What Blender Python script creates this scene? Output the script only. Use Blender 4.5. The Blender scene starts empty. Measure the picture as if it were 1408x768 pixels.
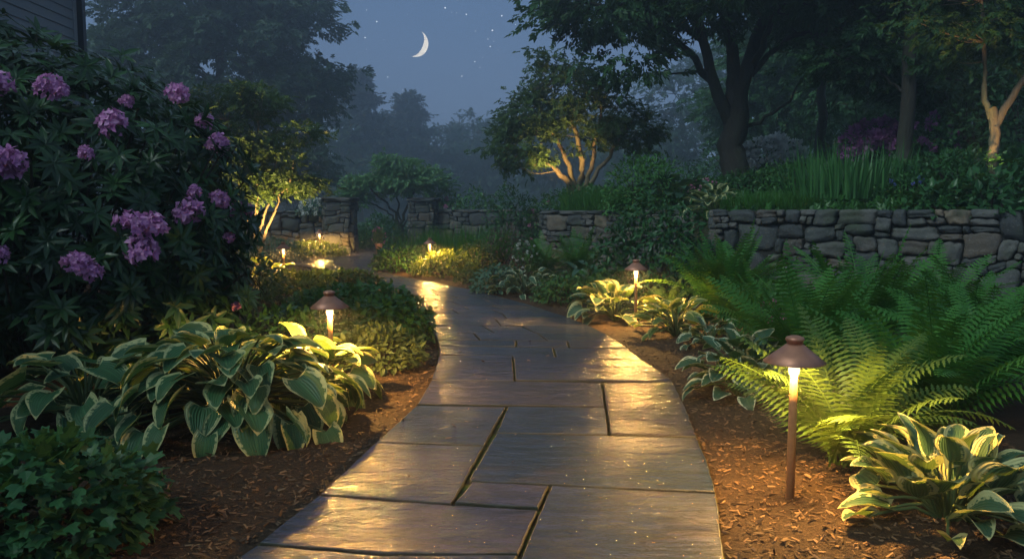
import bpy, math, random
import numpy as np
from mathutils import Vector, noise as mnoise

R = math.radians
PI = math.pi
sc = bpy.context.scene
COL = sc.collection

# ------------------------------------------------------------------ camera
F_PX, PITCH, CAM_H = 1100.0, math.atan2(95, 1100), 1.3
cam = bpy.data.cameras.new("camera")
cam.sensor_width = 36.0
cam.lens = F_PX / 1408 * 36.0
cam.clip_start, cam.clip_end = 0.05, 6000
cam_o = bpy.data.objects.new("camera", cam)
COL.objects.link(cam_o)
cam_o.location = (0, 0, CAM_H)
cam_o.rotation_euler = (PI / 2 - PITCH, 0, 0)
sc.camera = cam_o

# ------------------------------------------------------------------ dusk sky
world = bpy.data.worlds.new("World")
sc.world = world
world.use_nodes = True
wt = world.node_tree
wt.nodes.clear()


def wn(kind, **kw):
    n = wt.nodes.new(kind)
    for k, v in kw.items():
        setattr(n, k, v)
    return n


SUN_EL, SUN_ROT = R(40), R(231)
SKY_STRENGTH = 0.15
w_out = wn('ShaderNodeOutputWorld')
w_bg = wn('ShaderNodeBackground')
w_bg.inputs['Strength'].default_value = SKY_STRENGTH
w_sky = wn('ShaderNodeTexSky', sky_type='NISHITA', sun_disc=False, sun_elevation=SUN_EL, sun_rotation=SUN_ROT)
w_tint = wn('ShaderNodeMix', data_type='RGBA', blend_type='MULTIPLY')
w_tint.inputs[0].default_value = 1.0
w_geo = wn('ShaderNodeTexCoord')
w_sep = wn('ShaderNodeSeparateXYZ')
w_ramp = wn('ShaderNodeValToRGB')
cr = w_ramp.color_ramp
cr.elements[0].position = 0.0
cr.elements[0].color = (1.05, 1.52, 2.22, 1)
cr.elements[1].position = 1.0
cr.elements[1].color = (1.0, 1.55, 1.6, 1)
e = cr.elements.new(0.12)
e.color = (.98, 1.47, 2.36, 1)
e = cr.elements.new(0.30)
e.color = (.56, 1.10, 2.05, 1)
e = cr.elements.new(0.40)
e.color = (1.6, 2.2, 3.8, 1)
e = cr.elements.new(0.62)
e.color = (1.4, 2.1, 2.8, 1)
w_mix = wn('ShaderNodeMix', data_type='RGBA')
w_mix.inputs[0].default_value = 0.85
L = wt.links
L.new(w_sky.outputs[0], w_tint.inputs[6])
w_tint.inputs[7].default_value = (0.55, 0.62, 0.80, 1)
L.new(w_geo.outputs['Generated'], w_sep.inputs[0])
L.new(w_sep.outputs[2], w_ramp.inputs[0])
L.new(w_tint.outputs[2], w_mix.inputs[6])
L.new(w_ramp.outputs[0], w_mix.inputs[7])


def ray(u, v):
    a, b = (u - 704) / F_PX, -(v - 384) / F_PX
    f = Vector((0, math.cos(PITCH), -math.sin(PITCH)))
    up = Vector((0, math.sin(PITCH), math.cos(PITCH)))
    return f + a * Vector((1, 0, 0)) + b * up


def at(u, v, Y):
    d = ray(u, v)
    return Vector((0, 0, CAM_H)) + d * (Y / d.y)


def gnd(u, v, z=0.0):
    d = ray(u, v)
    return Vector((0, 0, CAM_H)) + d * ((z - CAM_H) / d.z)


# stars: directions in the sky itself
STARS = [(504, 14, .5), (518, 30, .9), (502, 52, .8), (504, 68, .4), (612, 11, 1), (641, 20, .8), (690, 22, .9),
         (677, 42, 1), (654, 43, .4), (709, 34, .5), (671, 54, .5), (679, 57, .4), (674, 64, .8), (653, 85, .7), (660, 93, .4),
         (635, 105, .8), (533, 106, .8), (554, 124, .4), (615, 131, .35), (621, 17, .35), (628, 18, .3), (664, 79, .3),
         (480, 10, .4), (528, 55, .3), (685, 69, .3), (720, 12, .5), (560, 20, .3), (590, 95, .3), (548, 80, .25), (600, 62, .2)]
star_sum = None
for (u, v, b) in STARS:
    d = ray(u, v).normalized()
    n1 = wn('ShaderNodeVectorMath', operation='DISTANCE')
    n1.inputs[1].default_value = d
    L.new(w_geo.outputs['Generated'], n1.inputs[0])
    n2 = wn('ShaderNodeMapRange')
    rad = 0.0005 + 0.00048 * b
    n2.inputs[1].default_value = rad
    n2.inputs[2].default_value = rad * 0.35
    n2.inputs[3].default_value = 0
    n2.inputs[4].default_value = 13 * b
    L.new(n1.outputs['Value'], n2.inputs[0])
    if star_sum is None:
        star_sum = n2.outputs[0]
    else:
        n3 = wn('ShaderNodeMath', operation='ADD')
        L.new(star_sum, n3.inputs[0])
        L.new(n2.outputs[0], n3.inputs[1])
        star_sum = n3.outputs[0]
w_add = wn('ShaderNodeMix', data_type='RGBA', blend_type='ADD')
w_add.inputs[0].default_value = 1.0
L.new(w_mix.outputs[2], w_add.inputs[6])
L.new(star_sum, w_add.inputs[7])
L.new(w_add.outputs[2], w_bg.inputs['Color'])
L.new(w_bg.outputs[0], w_out.inputs['Surface'])

# fill added to brighten the planting: a broad sun from behind the left shoulder
fill_sun = bpy.data.lights.new("fill_sun", 'SUN')
fill_sun.energy = 2.0
fill_sun.angle = R(22)
fill_sun.color = (0.80, 0.98, 0.94)
fill_sun_o = bpy.data.objects.new("fill_sun", fill_sun)
COL.objects.link(fill_sun_o)
sd = Vector((math.sin(SUN_ROT) * math.cos(SUN_EL), math.cos(SUN_ROT) * math.cos(SUN_EL), math.sin(SUN_EL)))
fill_sun_o.rotation_euler = sd.to_track_quat('Z', 'Y').to_euler()

sc.view_settings.view_transform = 'Standard'
sc.view_settings.look = 'None'
sc.view_settings.gamma = 1.0
sc.view_settings.use_curve_mapping = False
sc.view_settings.exposure = 0.0
cy = sc.cycles
cy.max_bounces = 6
cy.diffuse_bounces = 3
cy.glossy_bounces = 2
cy.transmission_bounces = 3
cy.transparent_max_bounces = 8
cy.volume_bounces = 1
cy.caustics_reflective = False
cy.caustics_refractive = False
cy.sample_clamp_indirect = 2.0
cy.sample_clamp_direct = 0.0
cy.use_adaptive_sampling = True
cy.adaptive_threshold = 0.008
cy.use_denoising = True
cy.use_light_tree = True

WARM = (1.0, 0.52, 0.12)


# ------------------------------------------------------------------ materials
class NT:
    def __init__(self, name):
        self.m = bpy.data.materials.new(name)
        self.m.use_nodes = True
        self.t = self.m.node_tree
        self.t.nodes.clear()
        self.out = self.n('ShaderNodeOutputMaterial')

    def n(self, kind, **kw):
        x = self.t.nodes.new(kind)
        for k, v in kw.items():
            setattr(x, k, v)
        return x

    def l(self, a, b):
        self.t.links.new(a, b)

    def val(self, sock, v):
        if hasattr(v, 'links') or isinstance(v, bpy.types.NodeSocket):
            self.l(v, sock)
        else:
            sock.default_value = v

    def mix(self, f, a, b, blend='MIX'):
        x = self.n('ShaderNodeMix', data_type='RGBA', blend_type=blend)
        self.val(x.inputs[0], f)
        for s, c in ((x.inputs[6], a), (x.inputs[7], b)):
            if isinstance(c, tuple) and len(c) == 3:
                c = c + (1,)
            self.val(s, c)
        return x.outputs[2]

    def math(self, op, a, b=0.0):
        x = self.n('ShaderNodeMath', operation=op)
        self.val(x.inputs[0], a)
        self.val(x.inputs[1], b)
        return x.outputs[0]

    def rng(self, v, a, b, c=0.0, d=1.0, smooth=False):
        x = self.n('ShaderNodeMapRange')
        if smooth:
            x.interpolation_type = 'SMOOTHSTEP'
        self.l(v, x.inputs[0])
        for i, k in enumerate((a, b, c, d)):
            x.inputs[i + 1].default_value = k
        return x.outputs[0]

    def noise(self, scale, detail=4, rough=0.55, vec=None, dist=0.0):
        x = self.n('ShaderNodeTexNoise')
        x.inputs['Scale'].default_value = scale
        x.inputs['Detail'].default_value = detail
        x.inputs['Roughness'].default_value = rough
        x.inputs['Distortion'].default_value = dist
        if vec is not None:
            self.l(vec, x.inputs['Vector'])
        return x.outputs['Fac']

    def attr(self, name):
        return self.n('ShaderNodeAttribute', attribute_name=name).outputs['Fac']

    def pos(self):
        return self.n('ShaderNodeNewGeometry').outputs['Position']

    def obj(self):
        return self.n('ShaderNodeTexCoord').outputs['Object']

    def bump(self, h, strength, dist):
        x = self.n('ShaderNodeBump')
        x.inputs['Strength'].default_value = strength
        x.inputs['Distance'].default_value = dist
        self.l(h, x.inputs['Height'])
        return x.outputs[0]

    def pr(self, color, rough=0.6, spec=0.5, metal=0.0, normal=None):
        b = self.n('ShaderNodeBsdfPrincipled')
        if isinstance(color, tuple) and len(color) == 3:
            color = color + (1,)
        self.val(b.inputs['Base Color'], color)
        self.val(b.inputs['Roughness'], rough)
        self.val(b.inputs['Specular IOR Level'], spec)
        b.inputs['Metallic'].default_value = metal
        if normal is not None:
            self.l(normal, b.inputs['Normal'])
        return b

    def done(self, shader):
        self.l(shader, self.out.inputs['Surface'])
        return self.m


def leaf_mat(name, c1, c2, rough=0.45, transl=0.3, spec=0.28, vein=False, margin=None, center=None, flow=1.0):
    t = NT(name)
    tint = t.attr('tint')
    col = t.mix(tint, c1, c2)
    nz = t.noise(9.0, 3)
    col = t.mix(t.math('MULTIPLY', nz, 0.35), col, tuple(x * 0.55 for x in c1))
    normal = None
    if vein or margin:
        edge = t.attr('edge')
        along = t.attr('along')
    if margin:
        n2 = t.noise(38.0, 3)
        m = t.math('ADD', edge, t.math('MULTIPLY', t.math('SUBTRACT', n2, 0.5), 0.8))
        streak = t.math('SINE', t.math('MULTIPLY', edge, 34.0))
        m = t.math('ADD', m, t.math('MULTIPLY', streak, 0.045))
        lo = center if center else 0.72
        col = t.mix(t.rng(m, lo, lo + 0.10, 0, 1), col, margin)
    if margin:
        sp = t.noise(70.0, 2)
        col = t.mix(t.rng(sp, .69, .74, 0, .8), col, (.10, .065, .025))
    if vein:
        rib = t.math('SINE', t.math('MULTIPLY', edge, vein))
        normal = t.bump(rib, 0.45, 0.004)
        col = t.mix(t.rng(edge, 0.0, 0.05, 0.45, 0.0), col, tuple(min(1, x * 1.8 + .01) for x in c2))
    b = t.pr(col, rough, spec, normal=normal)
    tr = t.n('ShaderNodeBsdfTranslucent')
    tc = t.mix(0.5, col, (0.16, 0.24, 0.02), 'MIX')
    t.l(tc, tr.inputs['Color'])
    ms = t.n('ShaderNodeMixShader')
    ms.inputs[0].default_value = transl
    t.l(b.outputs[0], ms.inputs[1])
    t.l(tr.outputs[0], ms.inputs[2])
    return t.done(ms.outputs[0])


def petal_mat(name, c1, c2, transl=0.3):
    t = NT(name)
    col = t.mix(t.attr('tint'), c1, c2)
    b = t.pr(col, 0.6, 0.25)
    tr = t.n('ShaderNodeBsdfTranslucent')
    t.l(col, tr.inputs['Color'])
    ms = t.n('ShaderNodeMixShader')
    ms.inputs[0].default_value = transl
    t.l(b.outputs[0], ms.inputs[1])
    t.l(tr.outputs[0], ms.inputs[2])
    return t.done(ms.outputs[0])


def bark_mat(name, c1, c2, scale=6.0):
    t = NT(name)
    mp = t.n('ShaderNodeMapping')
    mp.inputs['Scale'].default_value = (1, 1, 0.22)
    t.l(t.pos(), mp.inputs['Vector'])
    n1 = t.noise(scale * 4, 6, 0.65, mp.outputs[0])
    n2 = t.noise(scale * 0.5, 3, 0.5, mp.outputs[0])
    col = t.mix(n1, c1, c2)
    col = t.mix(t.rng(n2, .45, .75, 0, .6), col, (c2[0] * .8, c2[1] * 1.1, c2[2] * .8))
    return t.done(t.pr(col, 0.9, 0.2, normal=t.bump(n1, 1.0, 0.05)).outputs[0])


MAT = {}
MAT['maple'] = leaf_mat('maple_leaf', (0.021, 0.063, 0.024), (0.041, 0.110, 0.033), .5, .22)
MAT['forest'] = leaf_mat('woodland_leaf', (0.027, 0.084, 0.035), (0.053, 0.142, 0.048), .55, .2)
MAT['misty'] = leaf_mat('distant_leaf', (.035, .075, .05), (.06, .11, .06), .6, .2)
MAT['needle'] = leaf_mat('pine_needle', (.025, .045, .035), (.04, .065, .045), .6, .15)
MAT['small_tree'] = leaf_mat('small_tree_leaf', (.055, .105, .04), (.10, .17, .05), .5, .3)
MAT['jmaple'] = leaf_mat('laceleaf', (.11, .24, .10), (.16, .32, .13), .5, .3)
MAT['shrub'] = leaf_mat('shrub_leaf', (0.030, 0.105, 0.026), (0.056, 0.168, 0.036), .38, .25)
MAT['shrub_dark'] = leaf_mat('dark_shrub_leaf', (0.021, 0.074, 0.027), (0.041, 0.126, 0.036), .35, .2)
MAT['bush_green'] = leaf_mat('fresh_bush_leaf', (0.049, 0.158, 0.040), (0.083, 0.231, 0.050), .45, .3)
MAT['mound'] = leaf_mat('cranesbill_leaf', (0.022, 0.084, 0.025), (0.041, 0.137, 0.036), .45, .28)
MAT['olive'] = leaf_mat('olive_leaf', (.055, .085, .03), (.10, .14, .045), .5, .3)
MAT['columbine'] = leaf_mat('columbine_leaf', (0.026, 0.095, 0.036), (0.045, 0.147, 0.050), .45, .25)
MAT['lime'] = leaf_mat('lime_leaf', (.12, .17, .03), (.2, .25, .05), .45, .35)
MAT['blue'] = leaf_mat('blue_green_leaf', (.06, .135, .095), (.10, .2, .13), .5, .25)
MAT['fern'] = leaf_mat('fern_leaf', (0.039, 0.147, 0.024), (0.069, 0.226, 0.037), .5, .35)
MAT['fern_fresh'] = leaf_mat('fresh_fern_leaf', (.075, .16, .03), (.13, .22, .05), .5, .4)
MAT['grass'] = leaf_mat('grass_blade', (0.041, 0.147, 0.026), (0.068, 0.210, 0.040), .45, .3)
MAT['iris'] = leaf_mat('iris_blade', (0.038, 0.131, 0.040), (0.064, 0.189, 0.054), .42, .25)
MAT['rhodo'] = leaf_mat('rhododendron_leaf', (.010, .035, .014), (.04, .115, .032), .32, .12, .35)
MAT['hosta'] = leaf_mat('hosta_leaf', (0.033, 0.101, 0.047), (0.058, 0.155, 0.063), .42, .25, .28, vein=40.0, margin=(.46, .48, .22), center=.74)
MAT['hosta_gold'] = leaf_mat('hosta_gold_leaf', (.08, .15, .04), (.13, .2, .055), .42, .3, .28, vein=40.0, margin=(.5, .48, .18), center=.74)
MAT['hosta_edge'] = leaf_mat('hosta_pale_edged_leaf', (.03, .085, .05), (.055, .13, .07), .42, .25, .28, vein=36.0, margin=(.55, .58, .38), center=.76)
MAT['hosta_wide'] = leaf_mat('hosta_wide_edged_leaf', (.035, .09, .05), (.06, .13, .065), .42, .25, .28, vein=36.0, margin=(.48, .47, .22), center=.60)
MAT['hosta_green'] = leaf_mat('hosta_green_leaf', (.03, .08, .05), (.05, .12, .07), .4, .2, .45, vein=40.0)
MAT['barberry'] = leaf_mat('barberry_leaf', (.07, .035, .04), (.12, .07, .06), .5, .2)
MAT['stem'] = leaf_mat('green_stem', (.07, .11, .04), (.11, .15, .06), .5, .1)
MAT['purple'] = petal_mat('purple_petal', (.54, .21, .48), (.82, .45, .72))
MAT['pink'] = petal_mat('pink_petal', (.42, .12, .26), (.58, .22, .36))
MAT['magenta'] = petal_mat('magenta_petal', (.32, .10, .30), (.46, .18, .40))
MAT['white'] = petal_mat('white_petal', (.55, .56, .55), (.78, .78, .74))
MAT['bluepetal'] = petal_mat('blue_petal', (.10, .12, .45), (.2, .2, .6))
MAT['bark'] = bark_mat('bark', (.018, .016, .014), (.07, .062, .052))
MAT['bark_light'] = bark_mat('pale_bark', (.10, .075, .05), (.30, .23, .15), 5)
MAT['twig'] = bark_mat('twig_bark', (.03, .024, .018), (.09, .07, .05), 10)


def mat_copper():
    t = NT('aged_copper')
    n = t.noise(30, 5, .6, t.obj())
    n2 = t.noise(7, 3, .5, t.obj())
    col = t.mix(n, (.32, .13, .085), (.50, .24, .15))
    col = t.mix(t.rng(n2, .5, .75, 0, .5), col, (.16, .10, .10))
    return t.done(t.pr(col, t.rng(n, .3, .7, .38, .6), .5, .55, t.bump(n, .25, .002)).outputs[0])


def mat_glow():
    t = NT('frosted_lamp_glass')
    em = t.n('ShaderNodeEmission')
    em.inputs['Color'].default_value = (1.0, .72, .38, 1)
    em.inputs['Strength'].default_value = 6.0
    tr = t.n('ShaderNodeBsdfTransparent')
    ms = t.n('ShaderNodeMixShader')
    ms.inputs[0].default_value = .3
    t.l(tr.outputs[0], ms.inputs[1])
    t.l(em.outputs[0], ms.inputs[2])
    return t.done(ms.outputs[0])


def mat_stone():
    t = NT('fieldstone')
    p = t.obj()
    tint = t.attr('tint')
    n1 = t.noise(7, 6, .65, p)
    n2 = t.noise(40, 5, .65, p)
    n3 = t.noise(2.2, 4, .6, p)
    r = t.n('ShaderNodeValToRGB')
    t.l(tint, r.inputs[0])
    e = r.color_ramp.elements
    e[0].position, e[0].color = 0, (.028, .031, .035, 1)
    e[1].position, e[1].color = 1, (.17, .13, .095, 1)
    for p_, c in ((.35, (.052, .056, .058, 1)), (.6, (.105, .10, .094, 1)), (.8, (.075, .060, .050, 1))):
        x = e.new(p_)
        x.color = c
    col = t.mix(t.rng(n1, .45, .8), r.outputs[0], (.04, .045, .05), 'MIX')
    col = t.mix(t.rng(n2, .55, .75, 0, .5), col, (.22, .215, .20))
    col = t.mix(t.rng(n3, .50, .70, 0, .7), col, (.030, .045, .018))
    h = t.math('ADD', n1, t.math('MULTIPLY', n2, .4))
    return t.done(t.pr(col, .72, .4, normal=t.bump(h, .8, .03)).outputs[0])


def mat_flag():
    t = NT('wet_bluestone')
    p = t.pos()
    tint = t.attr('tint')
    seed = t.attr('seed')
    r = t.n('ShaderNodeValToRGB')
    t.l(tint, r.inputs[0])
    e = r.color_ramp.elements
    e[0].position, e[0].color = 0, (.022, .038, .078, 1)
    e[1].position, e[1].color = 1, (.082, .064, .066, 1)
    for p_, c in ((.25, (.036, .050, .092, 1)), (.5, (.050, .052, .100, 1)), (.75, (.064, .056, .080, 1))):
        x = e.new(p_)
        x.color = c
    # every slab has its own offset in the cleft pattern
    off = t.n('ShaderNodeCombineXYZ')
    t.l(t.math('MULTIPLY', seed, 71.0), off.inputs[2])
    add = t.n('ShaderNodeVectorMath', operation='ADD')
    t.l(p, add.inputs[0])
    t.l(off.outputs[0], add.inputs[1])
    pv = add.outputs[0]
    mp = t.n('ShaderNodeMapping')
    mp.inputs['Scale'].default_value = (1.0, 2.6, 1.0)
    mp.inputs['Rotation'].default_value = (0, 0, .3)
    t.l(pv, mp.inputs['Vector'])
    big = t.noise(1.6, 6, .6, mp.outputs[0], .6)
    mid = t.noise(6.0, 8, .62, mp.outputs[0], .4)
    fine = t.noise(85, 6, .7, pv)
    grit = t.noise(260, 3, .6, pv)
    # cleft terraces: stepped noise gives the thin broken layers of split stone
    step = t.math('SNAP', big, .085)
    step2 = t.math('SNAP', mid, .16)
    h = t.math('ADD', t.math('MULTIPLY', step, 1.0), t.math('MULTIPLY', step2, .40))
    h = t.math('ADD', h, t.math('MULTIPLY', big, .9))
    h = t.math('ADD', h, t.math('MULTIPLY', mid, .42))
    film = t.noise(22, 4, .6, pv, .5)
    h = t.math('ADD', h, t.math('MULTIPLY', film, .10))
    h = t.math('ADD', h, t.math('MULTIPLY', fine, .03))
    h = t.math('ADD', h, t.math('MULTIPLY', grit, .008))
    col = t.mix(t.rng(mid, .35, .68, 0, .75), r.outputs[0], (.014, .022, .036))
    col = t.mix(t.rng(big, .52, .70, 0, .65), col, (.070, .054, .050))
    col = t.mix(t.rng(fine, .6, .75, 0, .35), col, (.12, .12, .125))
    pits = t.noise(55, 3, .5, pv, 1.0)
    col = t.mix(t.rng(pits, .60, .68, 0, .8), col, (.018, .02, .022))
    crk = t.noise(3.3, 9, .72, mp.outputs[0], 1.5)
    col = t.mix(t.rng(t.math('ABSOLUTE', t.math('SUBTRACT', crk, .5)), 0.0, .008, .85, 0), col, (.022, .022, .024))
    col = t.mix(t.rng(grit, .62, .72, 0, .5), col, (.20, .19, .18))
    stain = t.noise(2.7, 5, .7, p)
    col = t.mix(t.rng(stain, .57, .70, 0, .6), col, (.026, .03, .028))
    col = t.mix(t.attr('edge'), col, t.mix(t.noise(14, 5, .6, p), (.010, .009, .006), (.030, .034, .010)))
    wet = t.noise(1.3, 4, .6, p)
    ro = t.math('ADD', t.math('MULTIPLY', t.attr('edge'), .6), t.rng(wet, .40, .62, .08, .22))
    return t.done(t.pr(col, ro, .6, normal=t.bump(h, .9, .05)).outputs[0])


def mat_joint():
    t = NT('mossy_joint')
    p = t.pos()
    n = t.noise(14, 5, .6, p)
    n2 = t.noise(120, 4, .6, p)
    col = t.mix(t.rng(n, .40, .62), (.05, .036, .022), (.10, .115, .022))
    return t.done(t.pr(col, .95, .15, normal=t.bump(n2, .9, .01)).outputs[0])


def mat_ground():
    t = NT('bed_soil')
    p = t.pos()
    n1 = t.noise(3.2, 5, .6, p)
    n2 = t.noise(45, 6, .7, p)
    n3 = t.noise(150, 4, .7, p)
    mulch = t.mix(t.rng(n2, .3, .72), (.018, .011, .007), (.075, .044, .025))
    mulch = t.mix(t.rng(n3, .58, .72, 0, .7), mulch, (.20, .125, .07))
    mulch = t.mix(t.rng(n1, .45, .7, 0, .5), mulch, (.03, .018, .011))
    green = t.mix(n2, (.02, .04, .018), (.045, .075, .03))
    g = t.attr('green')
    col = t.mix(g, mulch, green)
    h = t.math('ADD', n2, t.math('MULTIPLY', n3, .6))
    return t.done(t.pr(col, .85, .25, normal=t.bump(h, 1.0, .02)).outputs[0])


def mat_chip():
    t = NT('wood_chip')
    col = t.mix(t.attr('tint'), (.022, .013, .008), (.23, .135, .07))
    return t.done(t.pr(col, .75, .3).outputs[0])


def plain(name, c, rough=.6, spec=.4, metal=0, bump=0.0, scale=20, var=.25):
    t = NT(name)
    n = t.noise(scale, 4, .6, t.obj())
    col = t.mix(n, tuple(x * (1 - var) for x in c), tuple(min(1, x * (1 + var)) for x in c))
    return t.done(t.pr(col, rough, spec, metal, t.bump(n, bump, .01) if bump else None).outputs[0])


MAT['copper'] = mat_copper()
MAT['glow'] = mat_glow()
MAT['stone'] = mat_stone()
MAT['flag'] = mat_flag()
MAT['joint'] = mat_joint()
MAT['ground'] = mat_ground()
MAT['chip'] = mat_chip()
MAT['post'] = plain('weathered_copper_post', (.40, .19, .085), .45, .5, .3, bump=.1, scale=40)
MAT['core'] = plain('wall_core', (.03, .03, .028), .95, .1)
MAT['siding'] = plain('grey_siding', (.20, .22, .24), .6, .3, var=.1)
MAT['trim'] = plain('grey_trim', (.30, .32, .34), .55, .3, var=.08)
MAT['downspout'] = plain('black_downspout', (.012, .012, .013), .4, .5)
MAT['shingle'] = plain('roof_shingle', (.05, .05, .055), .9, .2, bump=.5)
MAT['terracotta'] = plain('terracotta', (.42, .24, .18), .8, .25, bump=.3)
MAT['foundation'] = plain('foundation', (.18, .18, .18), .9, .2, bump=.4)


# ------------------------------------------------------------------ mesh builder
class G:
    """collects arrays of vertices, faces and per-vertex attributes for ONE mesh"""

    def __init__(self):
        self.v, self.loops, self.sizes, self.at = [], [], [], {'tint': [], 'edge': [], 'along': []}
        self.n = 0

    def add(self, v, faces=None, loops=None, sizes=None, tint=0.5, edge=0.0, along=0.0):
        v = np.asarray(v, dtype=np.float64).reshape(-1, 3)
        k = len(v)
        if faces is not None:
            sizes = np.array([len(f) for f in faces], dtype=np.int32)
            loops = np.array([i for f in faces for i in f], dtype=np.int32)
        self.v.append(v)
        self.loops.append(np.asarray(loops, dtype=np.int32) + self.n)
        self.sizes.append(np.asarray(sizes, dtype=np.int32))
        for nm, x in (('tint', tint), ('edge', edge), ('along', along)):
            self.at[nm].append(np.broadcast_to(np.asarray(x, dtype=np.float32), (k,)).copy())
        self.n += k

    def empty(self):
        return self.n == 0

    def mesh(self, name, mat, smooth=False, extra=None, offset=None):
        v = np.concatenate(self.v)
        if offset is not None:
            v = v - np.array(offset)
        loops = np.concatenate(self.loops)
        sizes = np.concatenate(self.sizes)
        me = bpy.data.meshes.new(name)
        me.vertices.add(len(v))
        me.vertices.foreach_set('co', v.astype(np.float32).ravel())
        me.loops.add(len(loops))
        me.loops.foreach_set('vertex_index', loops)
        me.polygons.add(len(sizes))
        st = np.zeros(len(sizes), dtype=np.int32)
        st[1:] = np.cumsum(sizes)[:-1]
        me.polygons.foreach_set('loop_start', st)
        me.polygons.foreach_set('use_smooth', np.full(len(sizes), smooth, dtype=bool))
        for nm in ('tint', 'edge', 'along'):
            a = me.attributes.new(nm, 'FLOAT', 'POINT')
            a.data.foreach_set('value', np.concatenate(self.at[nm]))
        for nm, arr in (extra or {}).items():
            a = me.attributes.new(nm, 'FLOAT', 'POINT')
            a.data.foreach_set('value', np.asarray(arr, dtype=np.float32))
        me.materials.append(mat)
        me.update(calc_edges=True)
        me.validate()
        return me


def link(name, data, parent=None, loc=None):
    o = bpy.data.objects.new(name, data)
    COL.objects.link(o)
    if parent is not None:
        o.parent = parent
    if loc is not None:
        o.location = loc
    return o


def obj(name, g, mat, parent=None, smooth=False, extra=None, offset=None):
    return link(name, g.mesh(name, mat, smooth, extra, offset), parent)


def tag(o, label=None, cat=None, group=None, kind=None):
    for k, v in (('label', label), ('category', cat), ('group', group), ('kind', kind)):
        if v:
            o[k] = v
    return o


def thing(name, label, cat, loc=(0, 0, 0), rz=0.0, group=None):
    o = bpy.data.objects.new(name, None)
    o.empty_display_size = .1
    COL.objects.link(o)
    o.location = loc
    o.rotation_euler = (0, 0, rz)
    return tag(o, label, cat, group)


def dup(root, loc, rz=0.0, scale=1.0, label=None, group=None):
    r = root.copy()
    COL.objects.link(r)
    r.location = loc
    r.rotation_euler = (0, 0, rz)
    r.scale = (scale,) * 3 if not isinstance(scale, tuple) else scale
    if label:
        r['label'] = label
    if group:
        r['group'] = group
    for ch in list(root.children):
        c = ch.copy()
        COL.objects.link(c)
        c.parent = r
        for q in list(ch.children):
            d = q.copy()
            COL.objects.link(d)
            d.parent = c
    return r


def nrm(a):
    a = np.asarray(a, dtype=np.float64)
    return a / np.maximum(np.linalg.norm(a, axis=-1, keepdims=True), 1e-9)


class Tpl:
    def __init__(self, v, faces, edge=None, along=None):
        self.v = np.array(v, dtype=np.float64)
        self.sizes = np.array([len(f) for f in faces], dtype=np.int32)
        self.loops = np.array([i for f in faces for i in f], dtype=np.int32)
        self.edge = np.zeros(len(self.v)) if edge is None else np.array(edge)
        self.along = self.v[:, 1] if along is None else np.array(along)


def scatter(g, T, pos, d, n, scale, tint):
    """copies of template T (y along, x aside, z up) at pos, along d, upper side to n"""
    pos = np.asarray(pos, dtype=np.float64).reshape(-1, 3)
    N = len(pos)
    if N == 0:
        return
    d = nrm(d)
    side = nrm(np.cross(d, n))
    up = np.cross(side, d)
    M = np.stack([side, d, up], axis=1)          # rows
    s = np.broadcast_to(np.asarray(scale, dtype=np.float64), (N,) if np.ndim(scale) < 2 else (N, 3))
    if s.ndim == 1:
        s = np.repeat(s[:, None], 3, 1)
    v = (T.v[None] * s[:, None, :]) @ M + pos[:, None]
    k = len(T.v)
    loops = (T.loops[None] + (np.arange(N) * k)[:, None]).ravel()
    g.add(v.reshape(-1, 3), loops=loops, sizes=np.tile(T.sizes, N),
          tint=np.repeat(np.broadcast_to(tint, (N,)), k), edge=np.tile(T.edge, N), along=np.tile(T.along, N))


def tube(g, pts, radii, sides=6, tint=.5, cap=True):
    pts = np.array(pts, dtype=np.float64)
    n = len(pts)
    radii = np.broadcast_to(radii, (n,))
    tg = np.gradient(pts, axis=0) if n > 2 else np.repeat((pts[1] - pts[0])[None], n, 0)
    tg = nrm(tg)
    ref = np.array([0, 0, 1.0]) if abs(tg[0][2]) < .9 else np.array([1.0, 0, 0])
    a = nrm(np.cross(tg, ref))
    b = np.cross(tg, a)
    th = np.arange(sides) * 2 * PI / sides
    ring = pts[:, None] + radii[:, None, None] * (np.cos(th)[None, :, None] * a[:, None] + np.sin(th)[None, :, None] * b[:, None])
    f = []
    for i in range(n - 1):
        for j in range(sides):
            k = (j + 1) % sides
            f.append((i * sides + j, (i + 1) * sides + j, (i + 1) * sides + k, i * sides + k))
    if cap:
        f.append(tuple((n - 1) * sides + j for j in range(sides)))
        f.append(tuple(reversed(range(sides))))
    g.add(ring.reshape(-1, 3), f, tint=tint)


def lathe(g, prof, sides=24, tint=.5, close=True):
    v, f = [], []
    for (r, z) in prof:
        for j in range(sides):
            a = 2 * PI * j / sides
            v.append((r * math.cos(a), r * math.sin(a), z))
    for i in range(len(prof) - 1):
        for j in range(sides):
            k = (j + 1) % sides
            f.append((i * sides + j, i * sides + k, (i + 1) * sides + k, (i + 1) * sides + j))
    if close:
        f.append(tuple(reversed(range(sides))))
        f.append(tuple((len(prof) - 1) * sides + j for j in range(sides)))
    g.add(v, f, tint=tint)


def box(g, lo, hi, tint=.5):
    x0, y0, z0 = lo
    x1, y1, z1 = hi
    v = [(x0, y0, z0), (x1, y0, z0), (x1, y1, z0), (x0, y1, z0), (x0, y0, z1), (x1, y0, z1), (x1, y1, z1), (x0, y1, z1)]
    g.add(v, [(0, 3, 2, 1), (4, 5, 6, 7), (0, 1, 5, 4), (1, 2, 6, 5), (2, 3, 7, 6), (3, 0, 4, 7)], tint=tint)


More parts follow.
